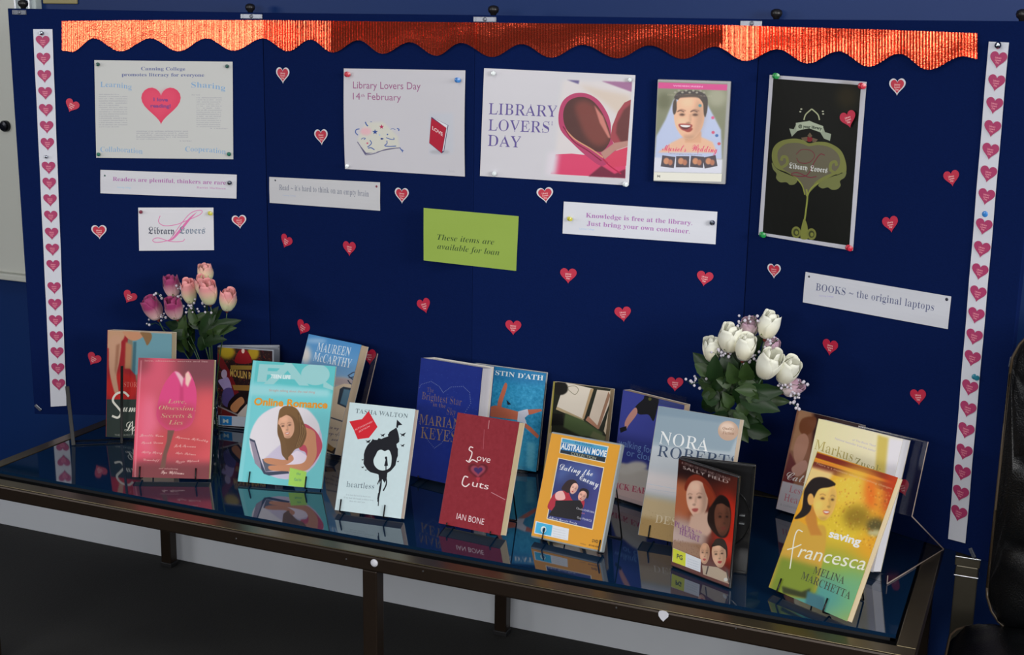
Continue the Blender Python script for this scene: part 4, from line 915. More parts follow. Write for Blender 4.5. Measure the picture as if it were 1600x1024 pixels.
# ---- b6: pale cover with black silhouette wreath
def c6(A):
    A.noise(1.2, 12, 3); A.T('TASHA WALTON', 'rt', (245, 202), (610, 240), 31, (88, 104, 112))
    A.poly([204, 262, 292, 246, 338, 190, 400, 300, 340, 376, 262, 386, 235, 320], (206, 30, 46)); A.T('AUTOGRAPHED', 'sb', (240, 328), (365, 268), 13, (226, 150, 155)); A.T('EDITION', 'sb', (270, 340), (345, 300), 13, (226, 150, 155))
    k = (14, 16, 26); rs = random.Random(5)
    pts = [(545, 350), (548, 400), (530, 440), (542, 480), (540, 520), (522, 570), (490, 610), (450, 625), (420, 632), (370, 615), (325, 600), (306, 560), (310, 490), (320, 440), (350, 410), (365, 380), (400, 390), (430, 380), (470, 362), (478, 345), (500, 318), (535, 305)]
    P = []
    for i, (a, b_) in enumerate(pts): P += [(a+rs.uniform(-5, 5), b_+rs.uniform(-5, 5)), ((a+pts[(i+1) % len(pts)][0])/2+rs.uniform(-8, 8), (b_+pts[(i+1) % len(pts)][1])/2+rs.uniform(-8, 8))]
    A.poly(P, k); A.poly([450, 468, 478, 460, 494, 490, 498, 530, 488, 580, 450, 602, 410, 598, 380, 570, 372, 530, 390, 490, 402, 468, 425, 458], (206, 224, 226), sm=1)
    A.poly([452, 512, 466, 506, 468, 530, 472, 570, 462, 572, 462, 600, 455, 600, 455, 572, 446, 572, 456, 530], k); A.ell(459, 515, 8, 9, k)
    A.poly([530, 300, 535, 250, 548, 262, 572, 285, 545, 290, 540, 310], k)
    for x, y, r in ((576, 352, 22), (574, 428, 16), (436, 356, 18), (335, 400, 20), (296, 528, 9), (296, 580, 11), (542, 540, 9), (318, 600, 8)): A.poly([x-r, y-r*.4, x-r*.2, y-r*.1, x+r, y-r*.6, x+r*.4, y+r*.3, x+r*.6, y+r*.7, x-r*.1, y+r*.4, x-r*.6, y+r*.7, x-r*.4, y+r*.2], k)
    A.line([415, 610, 425, 690, 402, 820], 9, k); A.line([430, 620, 400, 700], 6, k); A.line([450, 610, 462, 690, 440, 745], 9, k); A.line([440, 620, 420, 700, 412, 740, 405, 850], 6, k); A.poly([405, 615, 470, 605, 465, 650, 450, 690, 425, 650, 415, 700], k); A.poly([404, 760, 412, 760, 405, 828, 398, 800], k)
    A.T('heartless', 'rt', (182, 716), (375, 733), 40, (72, 88, 102))
    for i, (a, b_) in enumerate((((180, 776), (350, 792)), ((165, 795), (370, 816)), ((205, 820), (312, 830)))): A.T('If we had the heart to know love' if i < 2 else 'then who am I now', 'rt', a, b_, 11, (118, 134, 144), a=.8)
# ---- b7: dark blue hardback, gilt heart
def c7(A):
    A.flecks(90, (96, 120, 190), 2.4, 5, .55, (0, 0, 1, .45)); A.noise(1.5, 14, 4); g = (128, 104, 92); hp = [(200, 236), (240, 208), (300, 205), (332, 235), (338, 290), (300, 350), (260, 400), (230, 440), (190, 490), (156, 514), (120, 470), (80, 380), (58, 310), (60, 240), (90, 195), (140, 180), (180, 205)]
    for a, b_ in zip(hp, hp[1:]+hp[:1]):
        for i in range(6): t = i/6; A.ell(a[0]*(1-t)+b_[0]*t, a[1]*(1-t)+b_[1]*t, 2.2, 2.2, (120, 128, 165), a=.8)
    for t, a, b_, h in (('The', (118, 232), (152, 236), 24), ('Brightest Star', (92, 268), (292, 302), 38), ('in the', (148, 304), (212, 314), 22), ('Sky', (216, 345), (262, 352), 36)): A.T(t, 'rs', a, b_, h, (118, 92, 100))
    A.T('MARIAN', 'rs', (78, 392), (282, 420), 52, (136, 108, 92)); A.T('KEYES', 'rs', (85, 462), (262, 486), 58, (136, 108, 92))
# ---- b8: swimmer in blue water
def c8(A):
    A.noise(10, 9, 6); A.noise(6, 4, 7); A.flecks(260, (110, 190, 216), 5, 9, .35); A.poly([400, 100, 740, 130, 735, 200, 400, 170], (36, 112, 165), soft=30, a=.7); A.T('JUSTIN D', 'bs', (405, 140), (600, 165), 24, (226, 234, 238)); A.T("'ATH", 'bs', (604, 166), (700, 176), 26, (226, 234, 238))
    s = (196, 108, 82); A.poly([470, 300, 505, 195, 520, 195, 515, 225, 492, 300, 500, 318], s, sm=1); A.poly([425, 310, 460, 300, 570, 330, 600, 335, 600, 380, 560, 372, 430, 355], s, sm=0); A.poly([600, 322, 690, 318, 695, 328, 640, 345, 610, 350], s); A.poly([600, 380, 640, 410, 680, 452, 672, 466, 620, 420, 585, 390], s)
    A.poly([575, 330, 622, 318, 628, 345, 608, 362, 618, 392, 570, 380], (206, 208, 222)); A.poly([516, 272, 540, 295, 522, 298], (24, 34, 52)); A.poly([500, 380, 600, 395, 600, 640, 560, 640], (60, 160, 195), soft=20); A.poly([620, 480, 660, 490, 655, 620, 615, 610], (120, 200, 220), soft=16, a=.7)
# ---- b9: worn crimson paperback
def c9(A):
    A.noise(3, 10, 8); A.noise(2, 3, 2); A.flecks(90, (190, 130, 140), 2, 3, .45); w = (238, 222, 220)
    A.line([430, 375, 425, 418], 3, (210, 170, 170), a=.8); A.line([405, 420, 400, 520], 2, (196, 130, 140), a=.6); A.line([440, 735, 510, 772], 4, (205, 160, 165), a=.7); A.line([238, 370, 178, 880], 8, (110, 20, 38), a=.6, soft=3)
    A.line([350, 512, 336, 508, 330, 522, 344, 535, 338, 560, 328, 580], 5.5, w); A.line([314, 574, 330, 584, 346, 572, 372, 584], 5.5, w); A.T('ove', 'sn', (365, 575), (432, 588), 34, w, sk=.15)
    A.line([325, 660, 308, 655, 298, 675, 296, 695, 312, 706, 332, 692], 6, w); A.T('uts', 'sn', (342, 704), (424, 722), 34, w, sk=.1)
    A.poly([(374+x*100, 634-y*96) for x, y in HP], (96, 20, 34), soft=7); A.poly([(374+x*74, 632-y*70) for x, y in HP], (150, 60, 80), soft=5); A.poly([(375+x*44, 628-y*40) for x, y in HP], (62, 36, 92), soft=4); A.poly([362, 660, 386, 660, 374, 690], (180, 50, 66), soft=4)
    A.T('IAN BONE', 'sn', (265, 868), (402, 898), 31, (232, 214, 216))
# ---- b10: photograph of opened books on a cloth
def c10(A):
    A.poly([190, 60, 500, 95, 500, 800, 150, 780], (30, 32, 22)); A.poly([250, 60, 400, 95, 345, 255, 205, 190, 230, 110], (216, 206, 190)); A.poly([205, 190, 345, 255, 350, 268, 200, 205], (180, 158, 122)); A.poly([385, 95, 402, 95, 350, 258, 340, 250], (176, 148, 110)); A.poly([420, 100, 495, 108, 495, 150, 430, 310, 372, 262], (206, 190, 172)); A.poly([490, 130, 430, 312, 420, 295, 480, 110], (150, 112, 88)); A.poly([490, 170, 455, 320, 465, 340, 495, 230], (196, 176, 150)); A.poly([372, 240, 358, 262, 425, 312, 430, 300], (170, 120, 96))
    A.ell(225, 92, 40, 36, (24, 22, 18), soft=5); A.line([260, 85, 300, 80, 320, 100, 300, 125, 260, 95], 3, (130, 124, 100)); A.poly([250, 225, 345, 262, 450, 330, 445, 360, 330, 345, 240, 300], (72, 88, 52), soft=8); A.poly([180, 225, 235, 230, 240, 290, 172, 292], (14, 14, 12)); A.poly([400, 320, 465, 350, 460, 380, 380, 350], (96, 100, 66), soft=6)
    A.poly([190, 45, 195, 60, 172, 330, 165, 330], (150, 140, 60)); A.poly([490, 100, 530, 100, 500, 500, 470, 500], (178, 156, 122))
# ---- b11: orange film sleeve
def c11(A):
    A.poly([230, 355, 482, 402, 462, 492, 218, 438], (212, 210, 200)); A.poly([235, 360, 476, 407, 472, 425, 232, 378], (70, 150, 190)); A.poly([230, 380, 474, 425, 466, 466, 226, 420], (30, 110, 170)); A.poly([225, 420, 466, 462, 460, 486, 222, 436], (26, 36, 46))
    A.T('THE CLASSIC', 'sn', (300, 386), (400, 404), 11, (30, 90, 120)); A.T('AUSTRALIAN MOVIE', 'sb', (226, 414), (467, 458), 32, (240, 240, 240)); A.T('COLLECTION', 'sn', (280, 446), (412, 473), 15, (190, 190, 160))
    A.poly([212, 462, 458, 514, 396, 848, 150, 790], (226, 216, 186)); A.poly([216, 467, 453, 518, 392, 842, 155, 786], (40, 52, 112), grad=((60, 62, 128), 1)); A.ell(310, 560, 110, 60, (96, 130, 190), soft=50, a=.6); A.ell(300, 620, 80, 90, (30, 34, 80), soft=50, a=.6)
    A.T('Dating the', 'sc', (218, 525), (395, 562), 36, (238, 236, 240)); A.T('Enemy', 'sc', (325, 580), (425, 622), 42, (238, 236, 240))
    A.poly([168, 690, 200, 650, 260, 640, 290, 690, 350, 690, 340, 740, 300, 760, 165, 740], (170, 36, 56), sm=1); A.poly([200, 650, 235, 640, 250, 680, 220, 690, 198, 680], (228, 176, 170), sm=1)
    A.poly([230, 625, 262, 585, 300, 582, 318, 610, 300, 625, 268, 650, 245, 640], (40, 22, 26), sm=1); face(A, 296, 628, 40, 60, .45, (228, 176, 160)); A.poly([325, 640, 345, 625, 375, 640, 370, 680, 350, 665], (30, 18, 24), sm=1); face(A, 340, 668, 46, 56, .5, (220, 164, 146)); A.poly([198, 692, 330, 690, 345, 720, 330, 800, 160, 770, 195, 720], (18, 14, 20), sm=0)
    A.T('Claudia KARVAN', 'sn', (308, 736), (402, 760), 11, (220, 220, 225)); A.T('and', 'sn', (335, 760), (352, 765), 9, (220, 120, 130)); A.T('Guy PEARCE', 'sn', (312, 785), (390, 806), 11, (220, 220, 225)); A.T('A Slinky Romantic Comedy', 'sc', (160, 784), (312, 818), 12, (236, 236, 236))
    A.poly([92, 800, 270, 842, 264, 905, 84, 866], (216, 220, 226), sm=0); A.poly([98, 806, 182, 824, 174, 880, 88, 862], (60, 170, 214)); A.ell(134, 846, 15, 18, (220, 240, 250)); A.T('M', 'sb', (126, 856), (142, 858), 18, (60, 150, 200))
    for i in range(4): A.T('Recommended for mature', 'sn', (186, 842+i*13), (250, 856+i*13), 5, (150, 155, 165), a=.7)
    A.T('DVD', 'sb', (392, 912), (424, 918), 15, (90, 60, 20)); A.T('BEYOND HOME', 'sb', (375, 932), (430, 944), 8, (110, 70, 20)); A.T('video', 'sn', (328, 922), (360, 930), 8, (120, 80, 30))
# ---- b12: leaping figure in a violet sky
def c12(A):
    A.poly([20, 380, 100, 395, 170, 420, 160, 620, -60, 560], (214, 206, 196), soft=10); A.ell(60, 420, 50, 20, (222, 216, 208), soft=14); A.ell(110, 400, 50, 24, (226, 220, 212), soft=14); A.poly([-30, 470, 170, 520, 150, 620, -70, 580], (220, 190, 186), soft=20)
    A.poly([100, 115, 140, 75, 150, 58, 215, 68, 210, 110, 190, 180, 165, 150, 120, 148], (24, 24, 30), sm=1); A.poly([102, 115, 110, 145, 70, 200, 55, 222, 50, 190, 70, 150], (196, 140, 130), sm=1); A.poly([25, 215, 58, 205, 60, 225, 30, 238], (16, 16, 24)); A.ell(172, 74, 8, 8, (90, 90, 40)); A.poly([215, 72, 330, 98, 345, 112, 300, 115, 215, 100], (60, 70, 130), soft=6)
    A.T('walking for', 'sn', (18, 298), (185, 340), 34, (128, 162, 222)); A.T('or cloudy', 'sn', (58, 348), (220, 385), 34, (128, 162, 222)); A.T('NICK EARLS', 'bs', (-20, 502), (200, 545), 30, (196, 84, 110))
# ---- b13: sea and sand
def c13(A):
    A.poly([212, 95, 630, 180, 560, 330, 180, 300], (132, 150, 162), soft=10); A.poly([212, 100, 620, 165, 610, 200, 205, 150], (120, 140, 155), soft=12); A.poly([180, 300, 600, 370, 560, 520, 160, 430], (176, 182, 188), soft=50); A.poly([160, 420, 560, 490, 560, 600, 140, 520], (208, 200, 200), soft=40); A.poly([140, 540, 560, 620, 560, 830, 110, 740], (186, 164, 126), soft=30); A.poly([110, 640, 560, 720, 560, 830, 100, 740], (164, 134, 84), soft=20); A.flecks(200, (130, 100, 60), 3, 5, .4, (0, .8, 1, 1))
    A.line([160, 485, 560, 560], 3, (190, 196, 206)); A.line([170, 510, 560, 570], 3, (180, 186, 196), a=.7)
    A.T('NORA', 'rt', (215, 288), (455, 330), 62, (218, 220, 220)); A.T('ROBERTS', 'rt', (205, 350), (600, 408), 56, (56, 72, 98)); A.T('DESIRE', 'rs', (195, 672), (400, 706), 40, (206, 190, 160))
    A.ell(552, 228, 50, 48, (182, 152, 132)); A.ell(546, 212, 34, 26, (214, 190, 172), soft=14); A.T('Quality', 'bs', (524, 222), (580, 226), 14, (150, 116, 96)); A.T('Fiction', 'bs', (524, 244), (580, 248), 14, (150, 116, 96))
# ---- b14: dark film sleeve with faces
def c14(A):
    A.poly([300, 340, 605, 450, 570, 1000, 265, 890], (84, 30, 20)); A.ell(330, 560, 70, 130, (176, 96, 60), soft=60); A.ell(545, 700, 60, 170, (190, 40, 22), soft=60); A.ell(430, 420, 160, 60, (36, 16, 16), soft=50); A.poly([290, 640, 460, 700, 440, 800, 275, 800], (186, 160, 150), soft=40)
    A.T('A STORY OF LOVE AND COURAGE', 'sn', (325, 388), (562, 470), 12, (190, 170, 165)); A.T('SALLY FIELD', 'sn', (332, 412), (552, 484), 15, (226, 214, 208))
    A.poly([340, 500, 360, 455, 400, 440, 450, 470, 490, 540, 500, 590, 470, 610, 440, 560, 380, 480, 350, 520], (124, 44, 26), sm=1); face(A, 402, 562, 112, 178, -.05, (224, 180, 156), turn=-.8, lip=(172, 80, 76), shade=.7); A.poly([430, 480, 470, 520, 490, 570, 470, 600, 455, 560, 440, 520], (140, 52, 28), sm=1); A.poly([370, 640, 460, 620, 470, 720, 450, 740, 360, 700], (206, 170, 150), soft=10)
    A.poly([470, 590, 510, 540, 550, 560, 565, 620, 560, 700, 540, 745, 500, 740, 455, 680, 455, 620], (36, 20, 16), sm=1); face(A, 524, 655, 84, 165, .0, (104, 62, 46), turn=.5, lip=(110, 50, 44), dark=(20, 12, 10)); A.poly([478, 590, 515, 545, 555, 575, 556, 600, 520, 580], (24, 14, 12), sm=1)
    A.soften(2)
    A.T('PLACES', 'rs', (292, 690), (386, 730), 26, (122, 60, 130)); A.T('in the', 'rs', (394, 716), (424, 728), 14, (150, 90, 150)); A.T('HEART', 'rs', (314, 728), (414, 770), 30, (122, 60, 130))
    A.poly([285, 760, 420, 780, 415, 850, 282, 800], (150, 112, 84), soft=10); A.flecks(60, (120, 80, 60), 5, 3, .5, (0, .72, .5, .82))
    face(A, 438, 825, 52, 100, .05, (206, 158, 126)); A.poly([475, 800, 490, 755, 530, 755, 548, 800, 540, 850, 478, 830], (40, 26, 20), sm=1); face(A, 508, 832, 74, 120, -.1, (214, 170, 140), dark=(40, 24, 20)); A.poly([470, 790, 500, 754, 540, 775, 546, 810, 510, 785], (34, 22, 18), sm=1)
    A.poly([425, 880, 500, 890, 550, 920, 565, 975, 430, 925], (176, 158, 136)); A.line([455, 885, 445, 925], 7, (70, 56, 50)); A.line([545, 905, 555, 965], 7, (70, 56, 50)); A.ell(540, 950, 10, 9, (200, 200, 195))
    A.poly([284, 796, 420, 852, 417, 915, 280, 862], (218, 222, 228)); A.poly([284, 798, 346, 822, 344, 886, 282, 864], (206, 212, 40)); A.T('PG', 'sb', (302, 846), (330, 856), 22, (30, 40, 20))
    for i in range(4): A.T('Parental guidance', 'sn', (356, 850+i*12), (408, 868+i*12), 5, (150, 160, 180), a=.7)
# ---- b15: couple embracing, script
def c15(A):
    A.poly([185, 40, 480, 110, 420, 420, 110, 380], (150, 100, 76)); A.poly([255, 65, 480, 120, 420, 420, 235, 380], (60, 34, 34), soft=12); A.poly([190, 60, 240, 60, 250, 120, 200, 180, 175, 240, 150, 230], (178, 132, 98), soft=6); A.poly([205, 95, 262, 90, 255, 140, 215, 170, 190, 140], (132, 78, 50), sm=1, soft=4); A.poly([180, 180, 215, 160, 232, 200, 205, 280, 180, 300, 165, 240], (192, 140, 118), sm=1, soft=3)
    A.poly([150, 240, 180, 300, 160, 400, 110, 390], (110, 40, 42), soft=8); A.poly([160, 305, 215, 275, 225, 310, 190, 345, 165, 335], (196, 146, 130), sm=1, soft=3); A.poly([118, 365, 420, 440, 400, 640, 85, 490], (196, 190, 196), soft=3); A.T('Catherine', 'sc', (132, 358), (340, 400), 40, (226, 218, 215)); A.T('Lessons in', 'rs', (145, 412), (300, 450), 30, (196, 120, 132)); A.T('Heartbreak', 'rs', (122, 448), (300, 500), 32, (196, 120, 132)); A.T('a collection of stories', 'sn', (108, 470), (260, 510), 12, (150, 150, 160), a=.7)
# ---- b16: cream cover
def c16(A):
    A.poly([272, 85, 545, 160, 500, 760, 180, 760], (222, 214, 166), grad=((232, 222, 190), 1)); A.poly([530, 165, 580, 180, 555, 500, 505, 500], (206, 184, 92), soft=10); A.poly([578, 178, 650, 190, 520, 800, 470, 780, 555, 420], (224, 220, 226), soft=14)
    A.T('National bestseller from the author', 'sn', (345, 185), (520, 240), 9, (170, 160, 200), a=.8); A.T('of The Book Thief', 'sn', (420, 190), (520, 218), 8, (170, 160, 200), a=.8); A.T('Markus', 'rs', (255, 225), (420, 282), 44, (176, 160, 90)); A.T('Zusak', 'rs', (425, 300), (540, 340), 40, (150, 140, 80))
# ---- b17: yellow-green cover, smiling woman
def c17(A):
    A.poly([262, 235, 640, 355, 420, 985, 50, 830], (226, 160, 36)); A.poly([262, 240, 632, 355, 625, 378, 255, 262], (120, 36, 22)); A.poly([256, 268, 620, 375, 616, 384, 252, 278], (220, 130, 40)); A.poly([252, 280, 612, 385, 600, 420, 245, 310], (112, 46, 34))
    A.ell(600, 430, 60, 110, (190, 60, 24), soft=60); A.ell(430, 420, 110, 110, (242, 196, 70), soft=60); A.ell(500, 420, 30, 80, (230, 110, 30), soft=40); A.ell(370, 560, 120, 90, (222, 190, 50), soft=60); A.ell(440, 520, 60, 50, (150, 120, 30), soft=40); A.ell(520, 560, 40, 36, (90, 80, 40), soft=24); A.ell(520, 590, 34, 14, (190, 180, 130), soft=12); A.flecks(140, (250, 220, 120), 6, 6, .35, (.3, .1, 1, .5)); A.flecks(120, (150, 80, 30), 6, 7, .4, (.4, .1, 1, .5))
    A.ell(280, 760, 200, 110, (150, 170, 60), soft=80); A.ell(420, 860, 140, 110, (110, 170, 120), soft=80); A.ell(260, 860, 120, 90, (80, 150, 140), soft=70); A.poly([230, 300, 340, 330, 300, 400, 200, 470], (240, 200, 130), soft=14)
    A.poly([140, 600, 175, 535, 230, 560, 300, 560, 305, 640, 290, 720, 250, 860, 140, 860, 60, 830, 100, 720], (206, 160, 60), soft=5, sm=1); A.poly([110, 690, 280, 740, 260, 860, 170, 870, 60, 830], (122, 140, 44), soft=24); A.poly([115, 820, 200, 845, 240, 830, 225, 875, 120, 850], (50, 56, 24), soft=8); A.poly([225, 840, 300, 870, 300, 930, 215, 905], (60, 110, 120), soft=10)
    A.poly([215, 530, 235, 470, 260, 480, 270, 560, 290, 600, 240, 600], (196, 130, 50), soft=5)
    A.poly([215, 400, 250, 355, 300, 350, 345, 375, 330, 395, 270, 410, 245, 440, 240, 490, 210, 520, 170, 528, 200, 490, 208, 440], (30, 20, 18), sm=1)
    face(A, 300, 452, 108, 168, .12, (240, 190, 96), smile=1, turn=.9, lip=(190, 70, 50), shade=.3); A.poly([222, 410, 250, 362, 300, 352, 348, 378, 320, 392, 275, 402, 250, 450, 240, 470, 228, 440], (30, 20, 18), sm=1); A.ell(240, 445, 14, 26, (226, 170, 90))
    A.soften(2)
    A.T('saving', 'sb', (316, 606), (452, 645), 34, (240, 238, 230)); w = (236, 228, 210)
    A.line([205, 585, 185, 578, 170, 610, 158, 690, 150, 745], 5, w); A.line([138, 662, 165, 655, 200, 640], 5, w); A.T('rancesca', 'sn', (182, 694), (470, 752), 62, w, sk=.1)
    A.T('MELINA', 'rs', (248, 765), (382, 812), 34, (62, 66, 52)); A.T('MARCHETTA', 'rs', (196, 788), (408, 878), 34, (62, 66, 52)); A.T('There is a moment when everything changes', 'sn', (262, 292), (590, 402), 9, (220, 180, 140), a=.8)

book('b1', 'back left paperback with a woman in red dress and big white script lettering', F1, (186, 164, 145), c1, (150, 50, 45))
book('b2', 'pink and red paperback with a large pink tulip, front left of the table', F1, (180, 72, 86), c2, (196, 76, 92), (205, 185, 130), name='paperback_book', gain=.95)
book('b4', 'thin aqua hardback with a smiling girl typing on a laptop', F2, (98, 194, 200), c4, (120, 206, 212), (150, 200, 170), hard=False, name='hardback_book', gain=1.04)
book('b5', 'sky blue paperback with a pale car window, behind the aqua hardback', F2, (90, 146, 196), c5, (90, 130, 170), (186, 166, 140))
book('b6', 'pale blue-white paperback with black heart-shaped silhouette and red sticker', F3, (198, 217, 221), c6, (190, 208, 212), (206, 186, 172), gain=1.04)
book('b7', 'thick royal blue hardback with a faint gilt heart, standing at the back', F4, (16, 40, 128), c7, (16, 34, 110), (192, 190, 196), hard=True, name='hardback_book', gain=1.04)
book('b8', 'turquoise paperback with a swimmer floating in water, right of the thick blue hardback', F4, (44, 142, 186), c8, (70, 140, 170), (186, 190, 196))
book('b9', 'worn crimson paperback with white handwritten title and a small heart', F4, (136, 34, 46), c9, (120, 40, 50), (206, 188, 150), gain=1.04)
book('b10', 'paperback with a photo of open books on dark cloth, behind orange film case', F5, (170, 150, 118), c10, (150, 140, 80), (186, 160, 122))
book('b12', 'violet-blue paperback with leaping figure over clouds, between orange case and sea cover', F6, (62, 70, 156), c12, (60, 66, 140), (160, 140, 120), gain=.95)
book('b13', 'grey and sand coloured paperback with a round bronze seal and seascape', F6, (160, 172, 180), c13, (168, 172, 172), (206, 186, 165))
book('b15', 'back right paperback with embracing couple and white script, mostly hidden', F7, (140, 100, 84), c15, (150, 110, 100), (170, 156, 160))
book('b16', 'cream paperback with yellow edge, behind the yellow-green paperback', F7, (224, 218, 190), c16, (200, 190, 150), (214, 210, 218))
book('b17', 'yellow-green paperback with smiling dark-haired woman, front right corner of the table', F7, (226, 170, 50), c17, (200, 160, 60), (206, 186, 150))

# ---- film cases
def case(key, label, F, bg, art, shell, name='dvd_case', clear=False, opening=None, rough=.22):
    x, y, psi, lean, w, h, T, rl = BK[key]; M = pose(*BK[key]); root = empty(name, M); tag(root, label, 'dvd case')
    A = Art(w*1000, h*1000, quad_of(M, w, h), bg, 3., 1.12, F); art(A); mp = A.mat(key+'_sleeve_print', .3, coat=.5)
    ms = mat('case_plastic_'+key, shell, .3, coat=.2)
    g = BM(); g.box((0, .0006, 0), (w, T, h), bev=.0022); g.build('front_shell' if opening else 'case_shell', ms, root)
    me_ = .003
    g = BM(); g.box((me_*.5, 0, me_), (w-me_*.8, .0008, h-me_)); o = g.build('printed_sleeve', [mp], root)
    l = o.data.uv_layers.new(name='uv')
    for lp in o.data.loops:
        v = o.data.vertices[lp.vertex_index].co; l.data[lp.index].uv = (v.x/w, v.z/h)
    return root, M, w, h, T, ms
case('b11', 'orange film case with a blue picture of a couple, front centre of the table', F5, (214, 150, 40), c11, (150, 158, 160))
r3, M3, w3, h3, T3, ms3 = case('b3', 'grey film case standing half open like a V, crowded dark theatre artwork', F2, (60, 40, 40), c3, (150, 155, 165), opening=1)
def back_wing(root, w, h, T, ang, ms, hub, col2):
    # second half of an open case, hinged at the left edge (x=0, y=T)
    R = Matrix.Translation((0, T, 0)) @ Matrix.Rotation(ang, 4, 'Z')
    g = BM(); g.box((0, .0015, 0), (w, .008, h), R, bev=.002); back = g.build('back_shell', ms, root)
    g = BM(); g.box((-.001, -T*.9, .001), (.003, .006, h-.001), R, bev=.001); g.build('spine_hinge', ms, root)
    g = BM()
    for (a, c) in (((w-.004, -.0005, .003), (w-.001, .002, h-.003)), ((.006, -.0005, .003), (w-.001, .002, .006)), ((.006, -.0005, h-.006), (w-.001, .002, h-.003))): g.box(a, c, R)
    g.build('inner_rim', ms, root)
    if hub:
        c0 = R @ Vector((w*.52, .0012, h*.5)); pts = []
        g = BM(); g.tube([R @ Vector((w*.52+.058*math.cos(t), .0, h*.5+.058*math.sin(t))) for t in np.linspace(-1.25, 1.25, 20)], .0013, 6); g.build('disc_rim', mat('case_gloss_black', (24, 24, 26), .15), root)
        g = BM()
        for z in (-.007, .007): g.box((w-.02, -.003, h*.5+z-.0008), (w-.011, .0015, h*.5+z+.0008), R, bev=.0004)
        g.build('clip', m_alu, root)
        g = BM(); g.lathe([(.016, 0), (.016, .002), (.007, .003), (.007, .006), (.004, .006)], 20, R @ Matrix.Translation((w*.5, .0015, h*.5)) @ Matrix.Rotation(pi/2, 4, 'X')); g.build('disc_hub', mat('case_gloss_black', (24, 24, 26), .15), root)
back_wing(r3, w3, h3, T3, .40, ms3, False, None)
r14, M14, w14, h14, T14, ms14 = case('b14', 'black film case standing open, faces of four people on its sleeve', F6, (70, 28, 22), c14, (18, 18, 20), opening=1)
back_wing(r14, w14, h14, T14, .55, ms14, True, None)

# wedding film case pinned flat on the board
def cw(A):
    A.poly([1110, 118, 1556, 122, 1532, 750, 1095, 738], (150, 150, 150)); A.poly([1112, 128, 1532, 136, 1512, 738, 1097, 728], (126, 128, 108)); A.poly([1112, 170, 1532, 176, 1520, 480, 1104, 470], (120, 122, 98), soft=10); A.ell(1470, 220, 60, 60, (150, 150, 128), soft=40); A.ell(1150, 250, 40, 50, (96, 98, 72), soft=30)
    A.poly([1112, 134, 1533, 142, 1530, 178, 1111, 170], (196, 62, 128)); A.T('WIDESCREEN', 'sb', (1200, 158), (1382, 162), 9, (226, 170, 200))
    A.poly([1205, 240, 1290, 200, 1400, 240, 1450, 330, 1500, 420, 1510, 600, 1100, 600, 1108, 460, 1160, 360], (172, 182, 210), soft=8); A.poly([1210, 225, 1240, 190, 1330, 180, 1400, 205, 1415, 260, 1400, 330, 1330, 250, 1240, 240], (60, 52, 50), sm=1); A.T('DIRECTED BY A FRIEND', 'sn', (1170, 214), (1440, 220), 10, (180, 170, 150), a=.6)
    for x in range(1215, 1400, 22): A.ell(x, 188+8*math.sin(x), 8, 6, (150, 145, 130))
    A.poly([1200, 500, 1260, 470, 1370, 460, 1450, 495, 1480, 560, 1120, 560], (214, 170, 140), soft=8); A.poly([1290, 440, 1380, 430, 1380, 500, 1280, 500], (206, 156, 124), soft=6)
    face(A, 1305, 345, 200, 270, .0, (222, 172, 140), smile=0, lip=(150, 60, 50), turn=-.2); A.poly([1240, 388, 1280, 384, 1324, 392, 1308, 420, 1282, 428, 1254, 416], (150, 62, 58), sm=1, soft=3); A.poly([1250, 392, 1314, 395, 1300, 414, 1280, 419, 1260, 411], (84, 34, 32), sm=1, soft=2); A.poly([1252, 392, 1312, 395, 1296, 406, 1264, 404], (232, 226, 218), sm=1); A.poly([1206, 250, 1222, 235, 1226, 300, 1212, 330, 1202, 300], (70, 58, 50), sm=1, soft=4); A.poly([1390, 240, 1412, 260, 1404, 340, 1392, 320], (66, 56, 50), sm=1, soft=4); A.line([1230, 312, 1250, 304, 1272, 312], 6, (70, 46, 40), a=.8, soft=2); A.line([1310, 312, 1332, 304, 1354, 312], 6, (70, 46, 40), a=.8, soft=2); A.poly([1225, 228, 1260, 208, 1340, 204, 1390, 232, 1340, 222, 1270, 224], (74, 62, 54), sm=1, soft=6)
    for x, y, c in ((1368, 273, (80, 130, 140)), (1448, 346, (200, 90, 130)), (1452, 436, (196, 80, 110)), (1475, 455, (60, 100, 160)), (1490, 505, (190, 80, 90))): A.ell(x, y, 10, 9, c)
    A.soften(2)
    A.T("Muriel's", 'sc', (1145, 548), (1290, 555), 40, (206, 50, 104)); A.T('Wedding', 'sc', (1325, 550), (1480, 560), 44, (206, 50, 104)); A.T("She's not just getting married. She's getting even.", 'sn', (1190, 570), (1390, 576), 7, (90, 70, 90), a=.7)
    A.poly([1098, 590, 1515, 600, 1512, 690, 1095, 680], (200, 202, 214), soft=8)
    for x, a_ in ((1182, .12), (1270, .0), (1358, .08), (1438, -.2)):
        A.poly([(x+u*math.cos(a_)-v*math.sin(a_), 616+u*math.sin(a_)+v*math.cos(a_)) for u, v in ((-40, -34), (40, -34), (40, 34), (-40, 34))], (70, 62, 70)); A.ell(x-10, 612, 18, 20, (190, 130, 96), soft=5); A.ell(x+14, 620, 14, 18, (170, 110, 84), soft=5)
    A.poly([1096, 680, 1512, 690, 1510, 738, 1095, 728], (214, 212, 200)); A.T('M', 'sb', (1118, 710), (1136, 712), 14, (120, 120, 115))
kq = 2; q = [(1023.5, 124.5), (1138.5, 126), (1133.5, 288.5), (1020.5, 283.5)]; O = [onP(kq, x, y, .014) for x, y in q]
w = ((O[1]-O[0]).length+(O[2]-O[3]).length)/2; h = ((O[0]-O[3]).length+(O[1]-O[2]).length)/2
dx = (O[2]-O[3]).normalized(); dz = PN[kq].cross(dx)*-1; dz = dz if dz.z > 0 else -dz
